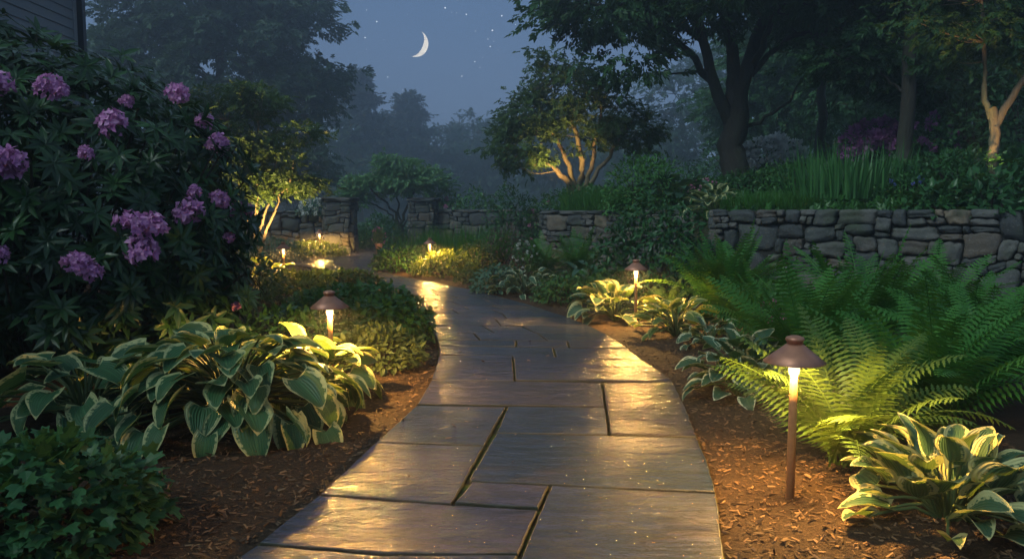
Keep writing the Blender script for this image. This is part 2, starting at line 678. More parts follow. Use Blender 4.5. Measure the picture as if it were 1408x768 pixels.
def curve_pts(pts, n):
    """Catmull-Rom through pts"""
    P = np.array(pts, dtype=np.float64)
    P = np.vstack([2 * P[0] - P[1], P, 2 * P[-1] - P[-2]])
    m = len(P) - 3
    out = []
    for q in np.linspace(0, m - 1e-6, n):
        i = int(q)
        t = q - i
        p0, p1, p2, p3 = P[i:i + 4]
        out.append(.5 * (2 * p1 + (p2 - p0) * t + (2 * p0 - 5 * p1 + 4 * p2 - p3) * t * t + (3 * p1 - p0 - 3 * p2 + p3) * t ** 3))
    return np.array(out)


# leaf templates -------------------------------------------------------------
def t_leaf(w=.5, fold=.12, droop=.15, mid=.42):
    return Tpl([(0, 0, 0), (w / 2, mid, fold), (0, 1, -droop), (-w / 2, mid, fold)], [(0, 1, 2), (0, 2, 3)])


def t_leaf6(w=.42, fold=.08, droop=.2):
    """leaf of eight points with a midrib"""
    v = [(0, 0, 0), (w * .42, .25, fold), (w * .5, .55, fold * .6 - droop * .3), (w * .25, .83, -droop * .6), (0, 1, -droop),
         (-w * .25, .83, -droop * .6), (-w * .5, .55, fold * .6 - droop * .3), (-w * .42, .25, fold), (0, .3, 0), (0, .62, -droop * .35)]
    f = [(0, 1, 8), (1, 2, 9, 8), (2, 3, 4, 9), (0, 8, 7), (7, 8, 9, 6), (6, 9, 4, 5)]
    return Tpl(v, f)


def t_lobed(w=.9):
    """three-lobed leaf"""
    v = [(0, 0, 0), (w * .35, .15, .06), (w * .5, .5, .05), (w * .22, .55, .02), (w * .2, .95, -.08), (0, .85, -.05),
         (-w * .2, .95, -.08), (-w * .22, .55, .02), (-w * .5, .5, .05), (-w * .35, .15, .06), (0, .4, 0)]
    f = [(0, 1, 10), (1, 2, 3, 10), (3, 4, 5, 10), (5, 6, 7, 10), (7, 8, 9, 10), (9, 0, 10)]
    return Tpl(v, f)


def t_spray(k=7, w=.5, ll=.42, seed=0, fan=1.0):
    """a twig end carrying k small leaves, one unit long"""
    r = np.random.default_rng(seed)
    base = t_leaf(w, .1, .15)
    vs, fs, n = [], [], 0
    for i in range(k):
        t = (i + .6) / k
        s = 1 if i % 2 else -1
        ang = s * fan * (1.0 - .75 * t) * r.uniform(.8, 1.2)
        dz = r.uniform(-.35, .2)
        d = np.array([math.sin(ang), math.cos(ang), dz])
        d /= np.linalg.norm(d)
        nn = nrm(np.array([r.normal(0, .3), r.normal(0, .3), 1.0]))
        side = nrm(np.cross(d, nn))
        up = np.cross(side, d)
        L_ = ll * r.uniform(.75, 1.15)
        v = (base.v * L_) @ np.stack([side, d, up]) + np.array([0, t * .75, -.12 * t * t])
        vs.append(v)
        fs += [tuple(x + n for x in f) for f in ((0, 1, 2), (0, 2, 3))]
        n += 4
    return Tpl(np.concatenate(vs), fs)


SPRAYS = [t_spray(7, .55, .45, s) for s in range(4)]
SPRAY_BIG = [t_spray(5, .6, .55, s + 10) for s in range(3)]
LEAF = t_leaf6()
LEAF_LONG = t_leaf6(.27, .05, .18)
LEAF_S = t_leaf(.5)
LOBED = t_lobed()


def t_hosta(nv=10, nu=8, heart=.12, width=.36, droop=.4, cup=.16, wave=.03, seed=0):
    r = np.random.default_rng(seed)
    v, edge, along = [], [], []
    ph = r.uniform(0, 6)
    for i in range(nv + 1):
        t = i / nv
        w = width * (math.sin(PI * min(1, t ** .60)) ** .75 if 0 < t < 1 else 0.0)
        for j in range(nu + 1):
            u = -1 + 2 * j / nu
            y = t - heart * abs(u) ** 1.5 * (1 - t) ** 3 * 2.2
            x = u * w
            if i == 0:
                x = u * .04
                y = -.0
            z = cup * abs(u) ** 1.6 * (w / width) - droop * t ** 2.2 + wave * math.sin(ph + t * 9) * abs(u) ** 2
            y2 = y - .12 * t ** 3
            v.append((x, y2, z))
            edge.append(abs(u) if t < .86 else max(abs(u), (t - .72) / .26))
            along.append(t)
    f = []
    for i in range(nv):
        for j in range(nu):
            a = i * (nu + 1) + j
            f.append((a, a + 1, a + nu + 2, a + nu + 1))
    return Tpl(v, f, edge, along)


HOSTA = [t_hosta(droop=d, cup=c, seed=i, heart=h) for i, (d, c, h) in enumerate(((.28, .16, .12), (.42, .13, .16), (.15, .2, .1), (.5, .12, .18)))]
HOSTA_LANCE = [t_hosta(droop=d, cup=c, seed=i, heart=.03, width=.24) for i, (d, c) in enumerate(((.35, .14), (.55, .1), (.2, .18)))]


# ------------------------------------------------------------------ terrain
BORDER = np.array([(16, 6.6), (9.5, 8.9), (6.7, 10.45), (3.2, 12.65), (3.05, 14.75), (.7, 17.1), (1.2, 22), (2.5, 30), (4, 60), (6, 140)])
POLY = np.vstack([BORDER, [(300, 140), (300, 6.6)]])


def terr_d(x, y):
    """signed distance into the raised terrace"""
    x = np.atleast_1d(np.asarray(x, dtype=np.float64))
    y = np.atleast_1d(np.asarray(y, dtype=np.float64))
    dist = np.full(x.shape, 1e9)
    for a, b in zip(BORDER[:-1], BORDER[1:]):
        ab = b - a
        t = np.clip(((x - a[0]) * ab[0] + (y - a[1]) * ab[1]) / (ab @ ab), 0, 1)
        dist = np.minimum(dist, np.hypot(x - a[0] - t * ab[0], y - a[1] - t * ab[1]))
    ins = np.zeros(x.shape, dtype=bool)
    P = POLY
    for i in range(len(P)):
        a, b = P[i], P[(i + 1) % len(P)]
        c = (a[1] > y) != (b[1] > y)
        with np.errstate(divide='ignore', invalid='ignore'):
            xi = (b[0] - a[0]) * (y - a[1]) / (b[1] - a[1] + 1e-12) + a[0]
        ins ^= c & (x < xi)
    return np.where(ins, dist, -dist)


def hgt(x, y):
    d = terr_d(x, y)
    s = np.clip((d - .02) / .22, 0, 1)
    s = s * s * (3 - 2 * s)
    bank = .55 * np.exp(-(((x - 2.0) / 1.5) ** 2 + ((y - 22.6) / 2.6) ** 2)) * s
    return s * 1.16 + .2 * np.minimum(np.maximum(d - .5, 0), 13) + bank


def gz(x, y):
    return float(hgt(x, y)[0])


def terr(u, v, Y, up=0.0):
    """ground point below the sight line at depth Y"""
    p = at(u, v, Y)
    return Vector((p.x, p.y, gz(p.x, p.y) + up))


# ------------------------------------------------------------------ path outline
PAIRS = [((330, 768), (998, 768)), ((437, 685), (985, 683)), ((515, 612), (961, 606)), ((572, 560), (941, 562)), ((592, 526), (926, 528)),
         ((603, 490), (885, 498)), ((597, 462), (835, 462)), ((583, 435), (775, 436)), ((560, 410), (690, 410)), ((530, 391), (615, 393)),
         ((490, 379), (552, 381)), ((450, 372), (522, 372)), ((413, 366), (511, 363)), ((405, 359), (514, 355)), ((447, 351), (533, 346)),
         ((486, 345), (563, 339)), ((500, 333), (562, 330)), ((512, 324), (560, 322.5)), ((528, 317), (572, 315.5))]
Lp = [np.array(gnd(*a))[:2] for a, b in PAIRS]
Rp = [np.array(gnd(*b))[:2] for a, b in PAIRS]
# continue the path towards and past the camera
Lp = [Lp[0] + (Lp[0] - Lp[1]) * 5.0, Lp[0] + (Lp[0] - Lp[1]) * 2] + Lp
Rp = [np.array([Rp[0][0] - .25, -.3]), np.array([Rp[0][0] - .02, 1.9])] + Rp
Lp[0][1] = -.3
NP_ = len(PAIRS) + 1
LC = curve_pts(Lp, 400)
RC = curve_pts(Rp, 400)


def path_pt(s, t):
    q = np.clip(s / NP_, 0, 1) * 399
    i = min(int(q), 398)
    f = q - i
    a = LC[i] * (1 - f) + LC[i + 1] * f
    b = RC[i] * (1 - f) + RC[i + 1] * f
    return a * (1 - t) + b * t


OUTLINE = np.vstack([LC, RC[::-1]])


def in_poly(x, y, P):
    ins = np.zeros(np.shape(x), dtype=bool)
    for i in range(len(P)):
        a, b = P[i], P[(i + 1) % len(P)]
        c = (a[1] > y) != (b[1] > y)
        xi = (b[0] - a[0]) * (y - a[1]) / (b[1] - a[1] + 1e-12) + a[0]
        ins ^= c & (x < xi)
    return ins


def path_dist(x, y):
    P = np.vstack([LC[::3], RC[::3]])
    out = np.empty(len(x))
    for i in range(0, len(x), 4000):
        out[i:i + 4000] = np.hypot(x[i:i + 4000, None] - P[None, :, 0], y[i:i + 4000, None] - P[None, :, 1]).min(1)
    return out


def build_ground():
    def axis(lo, hi, fine, far, grow=1.16):
        a = list(np.arange(lo, hi + 1e-6, fine))
        s, x = fine, a[-1]
        while x < far:
            s *= grow
            x += s
            a.append(x)
        s, x = fine, a[0]
        while x > -far:
            s *= grow
            x -= s
            a.insert(0, x)
        return np.array(a)
    xs, ys = axis(-7, 9.5, .085, 180), axis(1.2, 20, .085, 180)
    X, Y = np.meshgrid(xs, ys)
    x, y = X.ravel(), Y.ravel()
    z = hgt(x, y)
    near = (np.abs(x) < 14) & (y > -2) & (y < 45)
    ins = np.zeros(len(x), dtype=bool)
    pd = np.full(len(x), 9.0)
    ins[near] = in_poly(x[near], y[near], OUTLINE)
    pd[near] = path_dist(x[near], y[near])
    rough = np.zeros(len(x))
    idx = np.where(near & (y < 24))[0]
    for i in idx:
        p = Vector((x[i] * 2.3, y[i] * 2.3, 0))
        rough[i] = .035 * mnoise.noise(p) + .02 * mnoise.noise(p * 4.1) + .008 * mnoise.noise(p * 13)
    bed = np.clip(pd / .45, 0, 1)
    z = z + np.where(ins, -.03, rough * bed - .012 + .02 * bed)
    z = np.where(~ins & (pd < .12), np.minimum(z, 0.0), z)
    z = np.where(ins & near, np.minimum(z, -.02), z)
    nx, ny = len(xs), len(ys)
    ii = np.arange(nx * ny).reshape(ny, nx)
    q = np.stack([ii[:-1, :-1], ii[:-1, 1:], ii[1:, 1:], ii[1:, :-1]], -1).reshape(-1, 4)
    g = G()
    g.add(np.stack([x, y, z], 1), loops=q.ravel(), sizes=np.full(len(q), 4))
    gr = np.clip((y - 19) / 4, 0, 1)
    gr = np.maximum(gr, np.clip(terr_d(x, y) / .4, 0, 1))
    gr = np.maximum(gr, np.clip((-x - 8) / 3, 0, 1))
    o = obj('ground', g, MAT['ground'], smooth=True, extra={'green': gr})
    tag(o, kind='structure')


def shrink(poly, d, dx=None):
    """offset a polygon inward: by d, or by dx for the sides that run across the walk"""
    dx = d if dx is None else dx
    P = np.array(poly)
    A = .5 * np.sum(P[:, 0] * np.roll(P[:, 1], -1) - P[:, 1] * np.roll(P[:, 0], -1))
    if A < 0:
        P = P[::-1]
    n = len(P)
    nr, of = [], []
    for i in range(n):
        e_ = P[(i + 1) % n] - P[i]
        e_ = e_ / max(np.linalg.norm(e_), 1e-6)
        nr.append(np.array([-e_[1], e_[0]]))
        of.append(dx if abs(e_[0]) > abs(e_[1]) * 1.2 else d)
    out = []
    for i in range(n):
        n1, n2, o1, o2 = nr[i - 1], nr[i], of[i - 1], of[i]
        det = n1[0] * n2[1] - n1[1] * n2[0]
        if abs(det) < .25:
            m = n1 + n2
            out.append(P[i] + m / np.linalg.norm(m) * (o1 + o2) / 2)
        else:
            c1, c2 = n1 @ P[i] + o1, n2 @ P[i] + o2
            out.append(np.array([(c1 * n2[1] - c2 * n1[1]) / det, (n1[0] * c2 - n2[0] * c1) / det]))
    return np.array(out)


def build_path():
    rng = random.Random(5)
    slabs = []
    px = lambda *pts: [np.array(gnd(*p))[:2] for p in pts]
    S = [
        [(437, 685), (622, 698), (742, 705), (715, 768), (530, 768), (352, 753)],
        [(757, 672), (986, 683), (992, 725), (998, 768), (1003, 830), (690, 830), (716, 768)],
        [(648, 667), (757, 672), (742, 705), (622, 698)],
        [(515, 612), (667, 617), (622, 698), (437, 685), (480, 645)],
        [(681, 599), (960, 606), (975, 642), (986, 683), (757, 672), (648, 667), (643, 664)],
        [(572, 560), (697, 562), (667, 617), (515, 612), (547, 583)],
        [(697, 562), (833, 563), (838, 602), (681, 599)],
        [(828, 530), (926, 528), (945, 566), (960, 606), (838, 602)],
        [(592, 526), (708, 527), (828, 530), (833, 563), (572, 560)],
        [(603, 491), (705, 491), (708, 527), (592, 526)],
        [(705, 491), (885, 498), (908, 513), (926, 528), (708, 527)],
        [(352, 753), (530, 768), (715, 768), (690, 830), (250, 830)],
    ]
    for p in S:
        slabs.append(px(*p))
    # rows behind the hand-laid ones follow the path
    s = 6.0 + 1.0
    k = 0
    while s < NP_ - .05:
        a, b = path_pt(s, .5), path_pt(min(s + .2, NP_), .5)
        step = .2 * rng.uniform(.36, .6) / max(np.linalg.norm(b - a), 1e-3)
        s2 = min(s + step, NP_)
        if NP_ - s2 < .15:
            s2 = NP_
        w = np.linalg.norm(path_pt(s, 0) - path_pt(s, 1))
        n = max(1, int(round(w / rng.uniform(.5, .85))))
        cuts = [0] + sorted((i + rng.uniform(-.28, .28)) / n for i in range(1, n)) + [1]
        sk = rng.uniform(-.03, .03)
        for t0, t1 in zip(cuts[:-1], cuts[1:]):
            m = 4
            poly = [path_pt(s, t0 + (t1 - t0) * q / 1) for q in (0, 1)]
            poly += [path_pt(s + (s2 - s) * q / m, min(1, t1 + sk * q / m * (t1 < 1))) for q in range(1, m)]
            poly += [path_pt(s2, min(1, t1 + sk * (t1 < 1))), path_pt(s2, t0 + sk * (t0 > 0))]
            poly += [path_pt(s + (s2 - s) * (1 - q / m), t0 + sk * (1 - q / m) * (t0 > 0)) for q in range(1, m)]
            if rng.random() < .28 and t1 - t0 > .3 and s2 - s > .3:
                pass
            slabs.append(poly)
        s = s2
        k += 1
    # rows nearer than the photograph's lower edge
    for (sa, sb, cuts) in ((0.0, .75, (0, .55, 1)), (.75, 1.42, (0, .35, 1))):
        for t0, t1 in zip(cuts[:-1], cuts[1:]):
            slabs.append([path_pt(sa, t0), path_pt(sa, t1), path_pt((sa + sb) / 2, t1), path_pt(sb, t1), path_pt(sb, t0), path_pt((sa + sb) / 2, t0)])
    g = G()
    seeds = []
    for poly in slabs:
        P = shrink(poly, .0075, min(.024, .0145 + .0012 * max(0, poly[0][1] - 5)))
        # break the straight sides into slightly uneven ones
        Q = []
        for i in range(len(P)):
            a, b = P[i], P[(i + 1) % len(P)]
            L_ = np.linalg.norm(b - a)
            n = max(1, int(L_ / .07))
            nn = np.array([-(b - a)[1], (b - a)[0]]) / max(L_, 1e-6)
            for q in range(n):
                Q.append(a + (b - a) * q / n + nn * (rng.uniform(-.003, .0035) if q else 0.002))
        Q = np.array(Q)
        c = Q.mean(0)
        z0 = .022 + rng.uniform(-.003, .003)
        tx, ty = rng.uniform(-.004, .004), rng.uniform(-.004, .004)
        n = len(Q)
        v = []
        for (f_, dz) in ((0, -.05), (0, -.007), (.0028, -.0022), (.007, 0)):
            dirs = c - Q
            dirs /= np.maximum(np.linalg.norm(dirs, axis=1)[:, None], 1e-6)
            for q in Q + dirs * f_:
                v.append((q[0], q[1], z0 + dz + tx * (q[0] - c[0]) + ty * (q[1] - c[1])))
        fs = []
        for r_ in range(3):
            for i in range(n):
                j = (i + 1) % n
                fs.append((r_ * n + i, r_ * n + j, (r_ + 1) * n + j, (r_ + 1) * n + i))
        fs.append(tuple(3 * n + i for i in range(n)))
        tint = min(1, max(0, rng.gauss(.42, .34)))
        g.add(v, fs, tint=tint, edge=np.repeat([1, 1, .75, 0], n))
        seeds.append(np.full(len(v), rng.random()))
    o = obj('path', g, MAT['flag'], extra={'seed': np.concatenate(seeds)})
    tag(o, kind='structure')
    b = G()
    n = len(LC)
    v = np.vstack([np.c_[LC, np.full(n, -.002)], np.c_[RC, np.full(n, -.002)], np.c_[(LC + RC) / 2, np.full(n, -.002)]])
    f = []
    for i in range(n - 1):
        f += [(i, 2 * n + i, 2 * n + i + 1, i + 1), (2 * n + i, n + i, n + i + 1, 2 * n + i + 1)]
    b.add(v, f)
    tag(obj('path_bed', b, MAT['joint']), kind='structure')


build_ground()
build_path()


# ------------------------------------------------------------------ stone walls
def stone_mesh(g, c, half, rng, axes, round_=.72, seg=5, warp=0.0, ztop=9.0):
    """one rounded, uneven stone; axes = (along, out, up)"""
    a, o_, u = axes
    vs, idx, fs = [], {}, []
    sd = Vector((rng.uniform(0, 90), rng.uniform(0, 90), rng.uniform(0, 90)))

    def vert(p):
        key = tuple(int(round(q * 1000)) for q in p)
        if key in idx:
            return idx[key]
        n = math.sqrt(sum(q * q for q in p))
        pw = 7.0 if round_ < .8 else 3.6
        m = sum(abs(q) ** pw for q in p) ** (1 / pw)
        q = [x / m for x in p]
        w = 1 + .19 * mnoise.noise(Vector(q) * 1.3 + sd) + .08 * mnoise.noise(Vector(q) * 3.5 + sd) + .03 * mnoise.noise(Vector(q) * 9 + sd)
        q = [x * w for x in q]
        P = c + a * (q[0] * half[0]) + o_ * (q[1] * half[1]) + u * (q[2] * half[2])
        if warp:
            W = P * 1.9
            fade = min(1, max(0, (ztop - P.z) / .25))
            P = P + a * (warp * mnoise.noise(W)) + u * (warp * fade * mnoise.noise(W + Vector((31, 7, 3))))
        vs.append(tuple(P))
        idx[key] = len(vs) - 1
        return idx[key]
    for ax in range(3):
        for sg in (-1, 1):
            if ax == 1 and sg == -1:
                continue
            for i in range(seg):
                for j in range(seg):
                    qd = []
                    for (di, dj) in ((0, 0), (1, 0), (1, 1), (0, 1)):
                        s_, t_ = -1 + 2 * (i + di) / seg, -1 + 2 * (j + dj) / seg
                        p = [0, 0, 0]
                        p[ax] = sg
                        p[(ax + 1) % 3] = s_
                        p[(ax + 2) % 3] = t_
                        qd.append(vert(p))
                    fs.append(tuple(qd if sg > 0 else reversed(qd)))
    g.add(vs, fs, tint=min(1, max(0, rng.gauss(.45, .28))))


def pack(Lw, Hw, rng, unit, big):
    """fill a Lw x Hw face with rectangles of mixed size; returns (x0,z0,x1,z1)"""
    nx, nz = max(1, int(round(Lw / unit))), max(1, int(round(Hw / unit)))
    occ = np.zeros((nx, nz), dtype=bool)
    out = []
    tries = [(rng.choice(GIANT), True) for _ in range(nx // 8 if big is BIGR else 0)] + [(rng.choice(big), True) for _ in range(int(nx * nz * .5))]
    for (sz, _) in tries:
        w, h = sz
        if w > nx or h > nz:
            continue
        i, k = rng.randrange(0, nx - w + 1), rng.randrange(0, nz - h + 1)
        if not occ[i:i + w, k:k + h].any():
            occ[i:i + w, k:k + h] = True
            out.append((i, k, i + w, k + h))
    for k in range(nz):
        for i in range(nx):
            if occ[i, k]:
                continue
            w = 1
            mw = rng.choice((1, 2, 2, 3, 3))
            while i + w < nx and not occ[i + w, k] and w < mw:
                w += 1
            h = 1
            if k + 1 < nz and not occ[i:i + w, k + 1].any() and rng.random() < .3 and w < 3:
                h = 2
            occ[i:i + w, k:k + h] = True
            out.append((i, k, i + w, k + h))
    sx, sz = Lw / nx, Hw / nz
    return [(a * sx, b * sz, c * sx, d * sz) for a, b, c, d in out]


def stone_face(g, p0, p1, z0, z1, rng, unit=.11, big=((3, 3), (4, 3), (2, 3), (4, 2), (3, 2), (2, 2)), depth=.14, rough=.05, rounded=.3):
    """stones over the vertical face from p0 to p1, outward to the right of p0->p1"""
    a = Vector((p1[0] - p0[0], p1[1] - p0[1], 0))
    L_ = a.length
    a.normalize()
    out = Vector((a.y, -a.x, 0))
    for (x0, b0, x1, b1) in pack(L_, z1 - z0, rng, unit, big):
        w, h = x1 - x0, b1 - b0
        c = Vector((p0[0], p0[1], z0)) + a * ((x0 + x1) / 2) + Vector((0, 0, (b0 + b1) / 2)) + out * rng.uniform(-rough * .5, rough * .4)
        sg = 9 if max(w, h) > .3 else 6
        stone_mesh(g, c, (w / 2 * rng.uniform(.95, 1.02), depth * rng.uniform(.8, 1.15), h / 2 * rng.uniform(.93, 1.02)), rng, (a, out, Vector((0, 0, 1))), .9 if rng.random() < rounded else .6, sg, .11, z1)


def wall(name, label, pts, z0, z1, thick, seed, unit, big, cap=True, cap_h=.09, cap_over=.035, ends=(True, False), zcap=None, rounded=.3, face_back=True, cap_len=(.45, .9)):
    """rubble wall along pts, its fair face to the right of the direction of travel"""
    rng = random.Random(seed)
    root = thing(name, label, 'stone wall', (pts[0][0], pts[0][1], z0))
    off = Vector((pts[0][0], pts[0][1], z0))
    g, core, cp = G(), G(), G()
    for (p0, p1) in zip(pts[:-1], pts[1:]):
        a = Vector((p1[0] - p0[0], p1[1] - p0[1], 0))
        L_ = a.length
        a.normalize()
        out = Vector((a.y, -a.x, 0))
        stone_face(g, p0, p1, z0, z1, rng, unit, big, rounded=rounded)
        q0, q1 = Vector((p0[0], p0[1], 0)), Vector((p1[0], p1[1], 0))
        if face_back:
            stone_face(g, tuple(q1 - out * thick), tuple(q0 - out * thick), z0, z1, rng, unit * 1.3, big, rounded=rounded)
        fr, bk = out * .03, -out * (thick + (.03 if face_back else 0))
        zt = z1 - .02
        v = []
        for z in (z0 - .05, zt):
            for q in (q0 + fr, q1 + fr, q1 + bk, q0 + bk):
                v.append((q.x, q.y, z))
        core.add(v, [(0, 3, 2, 1), (4, 5, 6, 7), (0, 1, 5, 4), (1, 2, 6, 5), (2, 3, 7, 6), (3, 0, 4, 7)])
        if cap:
            x = -cap_over
            while x < L_ + cap_over - .02:
                w = min(rng.uniform(*cap_len), L_ + cap_over - x)
                if L_ + cap_over - x - w < .2:
                    w = L_ + cap_over - x
                c = q0 + a * (x + w / 2) - out * (thick / 2) + Vector((0, 0, z1 + cap_h / 2 + rng.uniform(-.006, .006)))
                stone_mesh(cp, c, (w / 2 * .995, thick / 2 + .11 + cap_over, cap_h / 2), rng, (a, out, Vector((0, 0, 1))), .6, 6)
                # the far half of the slab
                stone_mesh(cp, c, (w / 2 * .995, thick / 2 + .11 + cap_over, cap_h / 2), rng, (-a, -out, Vector((0, 0, 1))), .6, 6)
                x += w
    def endface(p, q):
        stone_face(g, p, q, z0, z1, rng, unit, big, rounded=rounded)
    a = Vector((pts[1][0] - pts[0][0], pts[1][1] - pts[0][1], 0)).normalized()
    out = Vector((a.y, -a.x, 0))
    q0 = Vector((pts[0][0], pts[0][1], 0))
    if ends[0]:
        endface(tuple(q0 - out * thick), tuple(q0))
    a = Vector((pts[-1][0] - pts[-2][0], pts[-1][1] - pts[-2][1], 0)).normalized()
    out = Vector((a.y, -a.x, 0))
    q1 = Vector((pts[-1][0], pts[-1][1], 0))
    if ends[1]:
        endface(tuple(q1), tuple(q1 - out * thick))
    obj('stonework', g, MAT['stone'], root, True, offset=off)
    obj('core', core, MAT['core'], root, offset=off)
    if cap:
        obj('capping', cp, MAT['stone'], root, True, offset=off)
    return root


BIGR = ((4, 4), (3, 4), (5, 4), (3, 3), (4, 3), (2, 3), (4, 2), (5, 2), (3, 2))
GIANT = ((6, 5), (6, 4), (5, 5), (5, 6))
BIGS = ((3, 2), (4, 2), (2, 2), (4, 3), (3, 3))
wall('stone_wall', 'long fieldstone retaining wall of big boulders behind the tall ferns at right',
     [(3.2, 12.6), (6.7, 10.4), (9.6, 8.75), (13, 7.4)], -.05, 1.31, .36, 3, .105, BIGR, cap=False, rounded=.5, face_back=False, ends=(True, False))
wall('stone_wall', 'rubble wall whose left end shows left of the big bush, under the uplit tree',
     [(.66, 17.0), (3.0, 14.7), (4.4, 13.8)], -.05, 1.22, .36, 8, .12, BIGS, cap=True, cap_h=.08, cap_over=.01, face_back=False, ends=(True, False))
pl = gnd(487, 347)
YG = 24.4
# left wall and pillar
xl = at(446, 300, YG).x
xr = at(487, 300, YG).x
wall('stone_wall', 'stone garden wall left of the gateway, behind the two small lit lamps',
     [(-12.5, YG + .1), (xl - .05, YG + .1)], -.05, 1.22, .4, 11, .14, BIGS, cap=True, cap_h=.07)


def pillar(label, x0, x1, Y, seed, ztop, zcap):
    rng = random.Random(seed)
    d = x1 - x0
    root = thing('gate_pillar', label, 'gate pillar', (x0 + d / 2, Y + d / 2, -.05), group='stone gate pillars')
    off = Vector((x0 + d / 2, Y + d / 2, -.05))
    g, core, cp = G(), G(), G()
    C = [(x0, Y), (x1, Y), (x1, Y + d), (x0, Y + d)]
    for i in range(4):
        stone_face(g, C[i], C[(i + 1) % 4], -.05, ztop, rng, .13, BIGS, depth=.1, rounded=.15)
    box(core, (x0 - .02, Y - .02, -.1), (x1 + .02, Y + d + .02, ztop - .02))
    for sg in (1, -1):
        stone_mesh(cp, Vector((x0 + d / 2, Y + d / 2, (ztop + zcap) / 2)), (d / 2 + .13, d / 2 + .13, (zcap - ztop) / 2), rng,
                   (Vector((sg, 0, 0)), Vector((0, sg, 0)), Vector((0, 0, 1))), .6, 7)
    obj('stonework', g, MAT['stone'], root, True, offset=off)
    obj('core', core, MAT['core'], root, offset=off)
    obj('capstone', cp, MAT['stone'], root, True, offset=off)


pillar('square fieldstone pillar with slab cap on the left side of the path gateway', xl + .1, xr - .06, YG - .25, 21, 1.56, 1.69)
YG2 = 26.2
x2 = at(563, 300, YG2).x
x3 = at(601, 300, YG2).x
pillar('fieldstone pillar with slab cap on the right side of the path gateway', x2 + .08, x3 - .08, YG2 - .25, 22, 1.58, 1.71)
wall('stone_wall', 'low stone wall running right from the right gateway pillar',
     [(x3, YG2 + .1), (1.3, YG2 - .6)], -.05, 1.24, .4, 12, .14, BIGS, cap=True, cap_h=.08)


# ------------------------------------------------------------------ house corner at upper left
def build_house():
    Y1 = 14.0
    X1 = at(106, 30, Y1).x
    Y0 = -3.0
    root = thing('house', 'grey clapboard house corner with black downspout behind the rhododendron', 'house', (X1, Y1, 0))
    off = (X1, Y1, 0)
    g = G()
    z = .5
    while z < 5.6:
        v = [(X1 + .022, Y0, z), (X1 + .022, Y1 - .14, z), (X1 + .004, Y1 - .14, z + .165), (X1 + .004, Y0, z + .165), (X1, Y0, z), (X1, Y1 - .14, z)]
        g.add(v, [(0, 1, 2, 3), (4, 5, 1, 0)])
        v = [(X1 - 9, Y1 + .022, z), (X1 - .14, Y1 + .022, z), (X1 - .14, Y1 + .004, z + .165), (X1 - 9, Y1 + .004, z + .165), (X1 - 9, Y1, z), (X1 - .14, Y1, z)]
        g.add(v, [(3, 2, 1, 0), (0, 1, 5, 4)])
        z += .16
    obj('siding', g, MAT['siding'], root, offset=off)
    w = G()
    box(w, (X1 - 9, Y0, .45), (X1 - .003, Y1 - .003, 5.62))
    obj('wall', w, MAT['siding'], root, offset=off)
    f = G()
    box(f, (X1 - 9.0, Y0, -.2), (X1 - .04, Y1 - .04, .448))
    obj('foundation', f, MAT['foundation'], root, offset=off)
    t = G()
    box(t, (X1 - .14, Y1 - .16, .45), (X1 + .03, Y1 + .03, 5.6))
    obj('corner_board', t, MAT['trim'], root, offset=off)
    d = G()
    box(d, (X1 + .034, Y1 - .06, .1), (X1 + .13, Y1 + .04, 5.5))
    obj('downspout', d, MAT['downspout'], root, offset=off)
    r = G()
    xr, xl, xm = X1 + .5, X1 - 9.5, X1 - 4.5
    v = [(xr, Y0 - .4, 5.5), (xr, Y1 + .25, 5.5), (xm, Y1 + .25, 8.8), (xm, Y0 - .4, 8.8), (xl, Y1 + .25, 5.5), (xl, Y0 - .4, 5.5)]
    v += [(a, b, c - .15) for a, b, c in v]
    r.add(v, [(0, 1, 2, 3), (3, 2, 4, 5), (6, 9, 8, 7), (9, 11, 10, 8), (0, 6, 7, 1), (5, 4, 10, 11), (1, 7, 8, 2), (2, 8, 10, 4), (0, 3, 9, 6), (3, 5, 11, 9)])
    obj('roof', r, MAT['shingle'], root, offset=off)


build_house()


# ------------------------------------------------------------------ plant builders
def crown_sprays(g, lobes, rng, clumps, per, cr, sl, flat=.45, shell=.45, tpls=SPRAYS, droop=.25, branch=None):
    """leafy sprays in clumps through ellipsoid lobes; returns the clump centres"""
    vol = np.array([l[1][0] * l[1][1] * l[1][2] for l in lobes]) ** .75
    pr = vol / vol.sum()
    cs = []
    for _ in range(clumps):
        l = lobes[rng.choice(len(lobes), p=pr)]
        d = nrm(rng.normal(size=3))
        r = rng.uniform(shell, 1.0)
        c = np.array(l[0]) + d * np.array(l[1]) * r
        cs.append((c, np.array(l[0])))
    for c, lc in cs:
        k = int(per * rng.uniform(.6, 1.4))
        s = cr * rng.uniform(.7, 1.35)
        q = rng.normal(size=(k, 3)) * np.array([s, s, s * flat]) * .55
        pos = c + q
        out = nrm(c - lc + q * .8) * np.array([1, 1, .4]) + rng.normal(size=(k, 3)) * .45
        out[:, 2] -= droop
        nn = np.array([0, 0, 1.0]) + rng.normal(size=(k, 3)) * .45
        tint = np.clip(rng.uniform(.1, .9) + rng.normal(size=k) * .18, 0, 1)
        ti = rng.integers(0, len(tpls), k)
        sc_ = sl * rng.uniform(.7, 1.3, k)
        for j, T in enumerate(tpls):
            m = ti == j
            scatter(g, T, pos[m], out[m], nn[m], sc_[m], tint[m])
    return [c for c, _ in cs]


def limb(g, pts, r0, r1, n=14, sides=7, wob=.03, rng=None):
    P = curve_pts(pts, n)
    if rng is not None:
        P[1:-1] += rng.normal(size=(n - 2, 3)) * wob
    t = np.linspace(0, 1, n)
    tube(g, P, r0 + (r1 - r0) * t ** .8, sides)
    return P


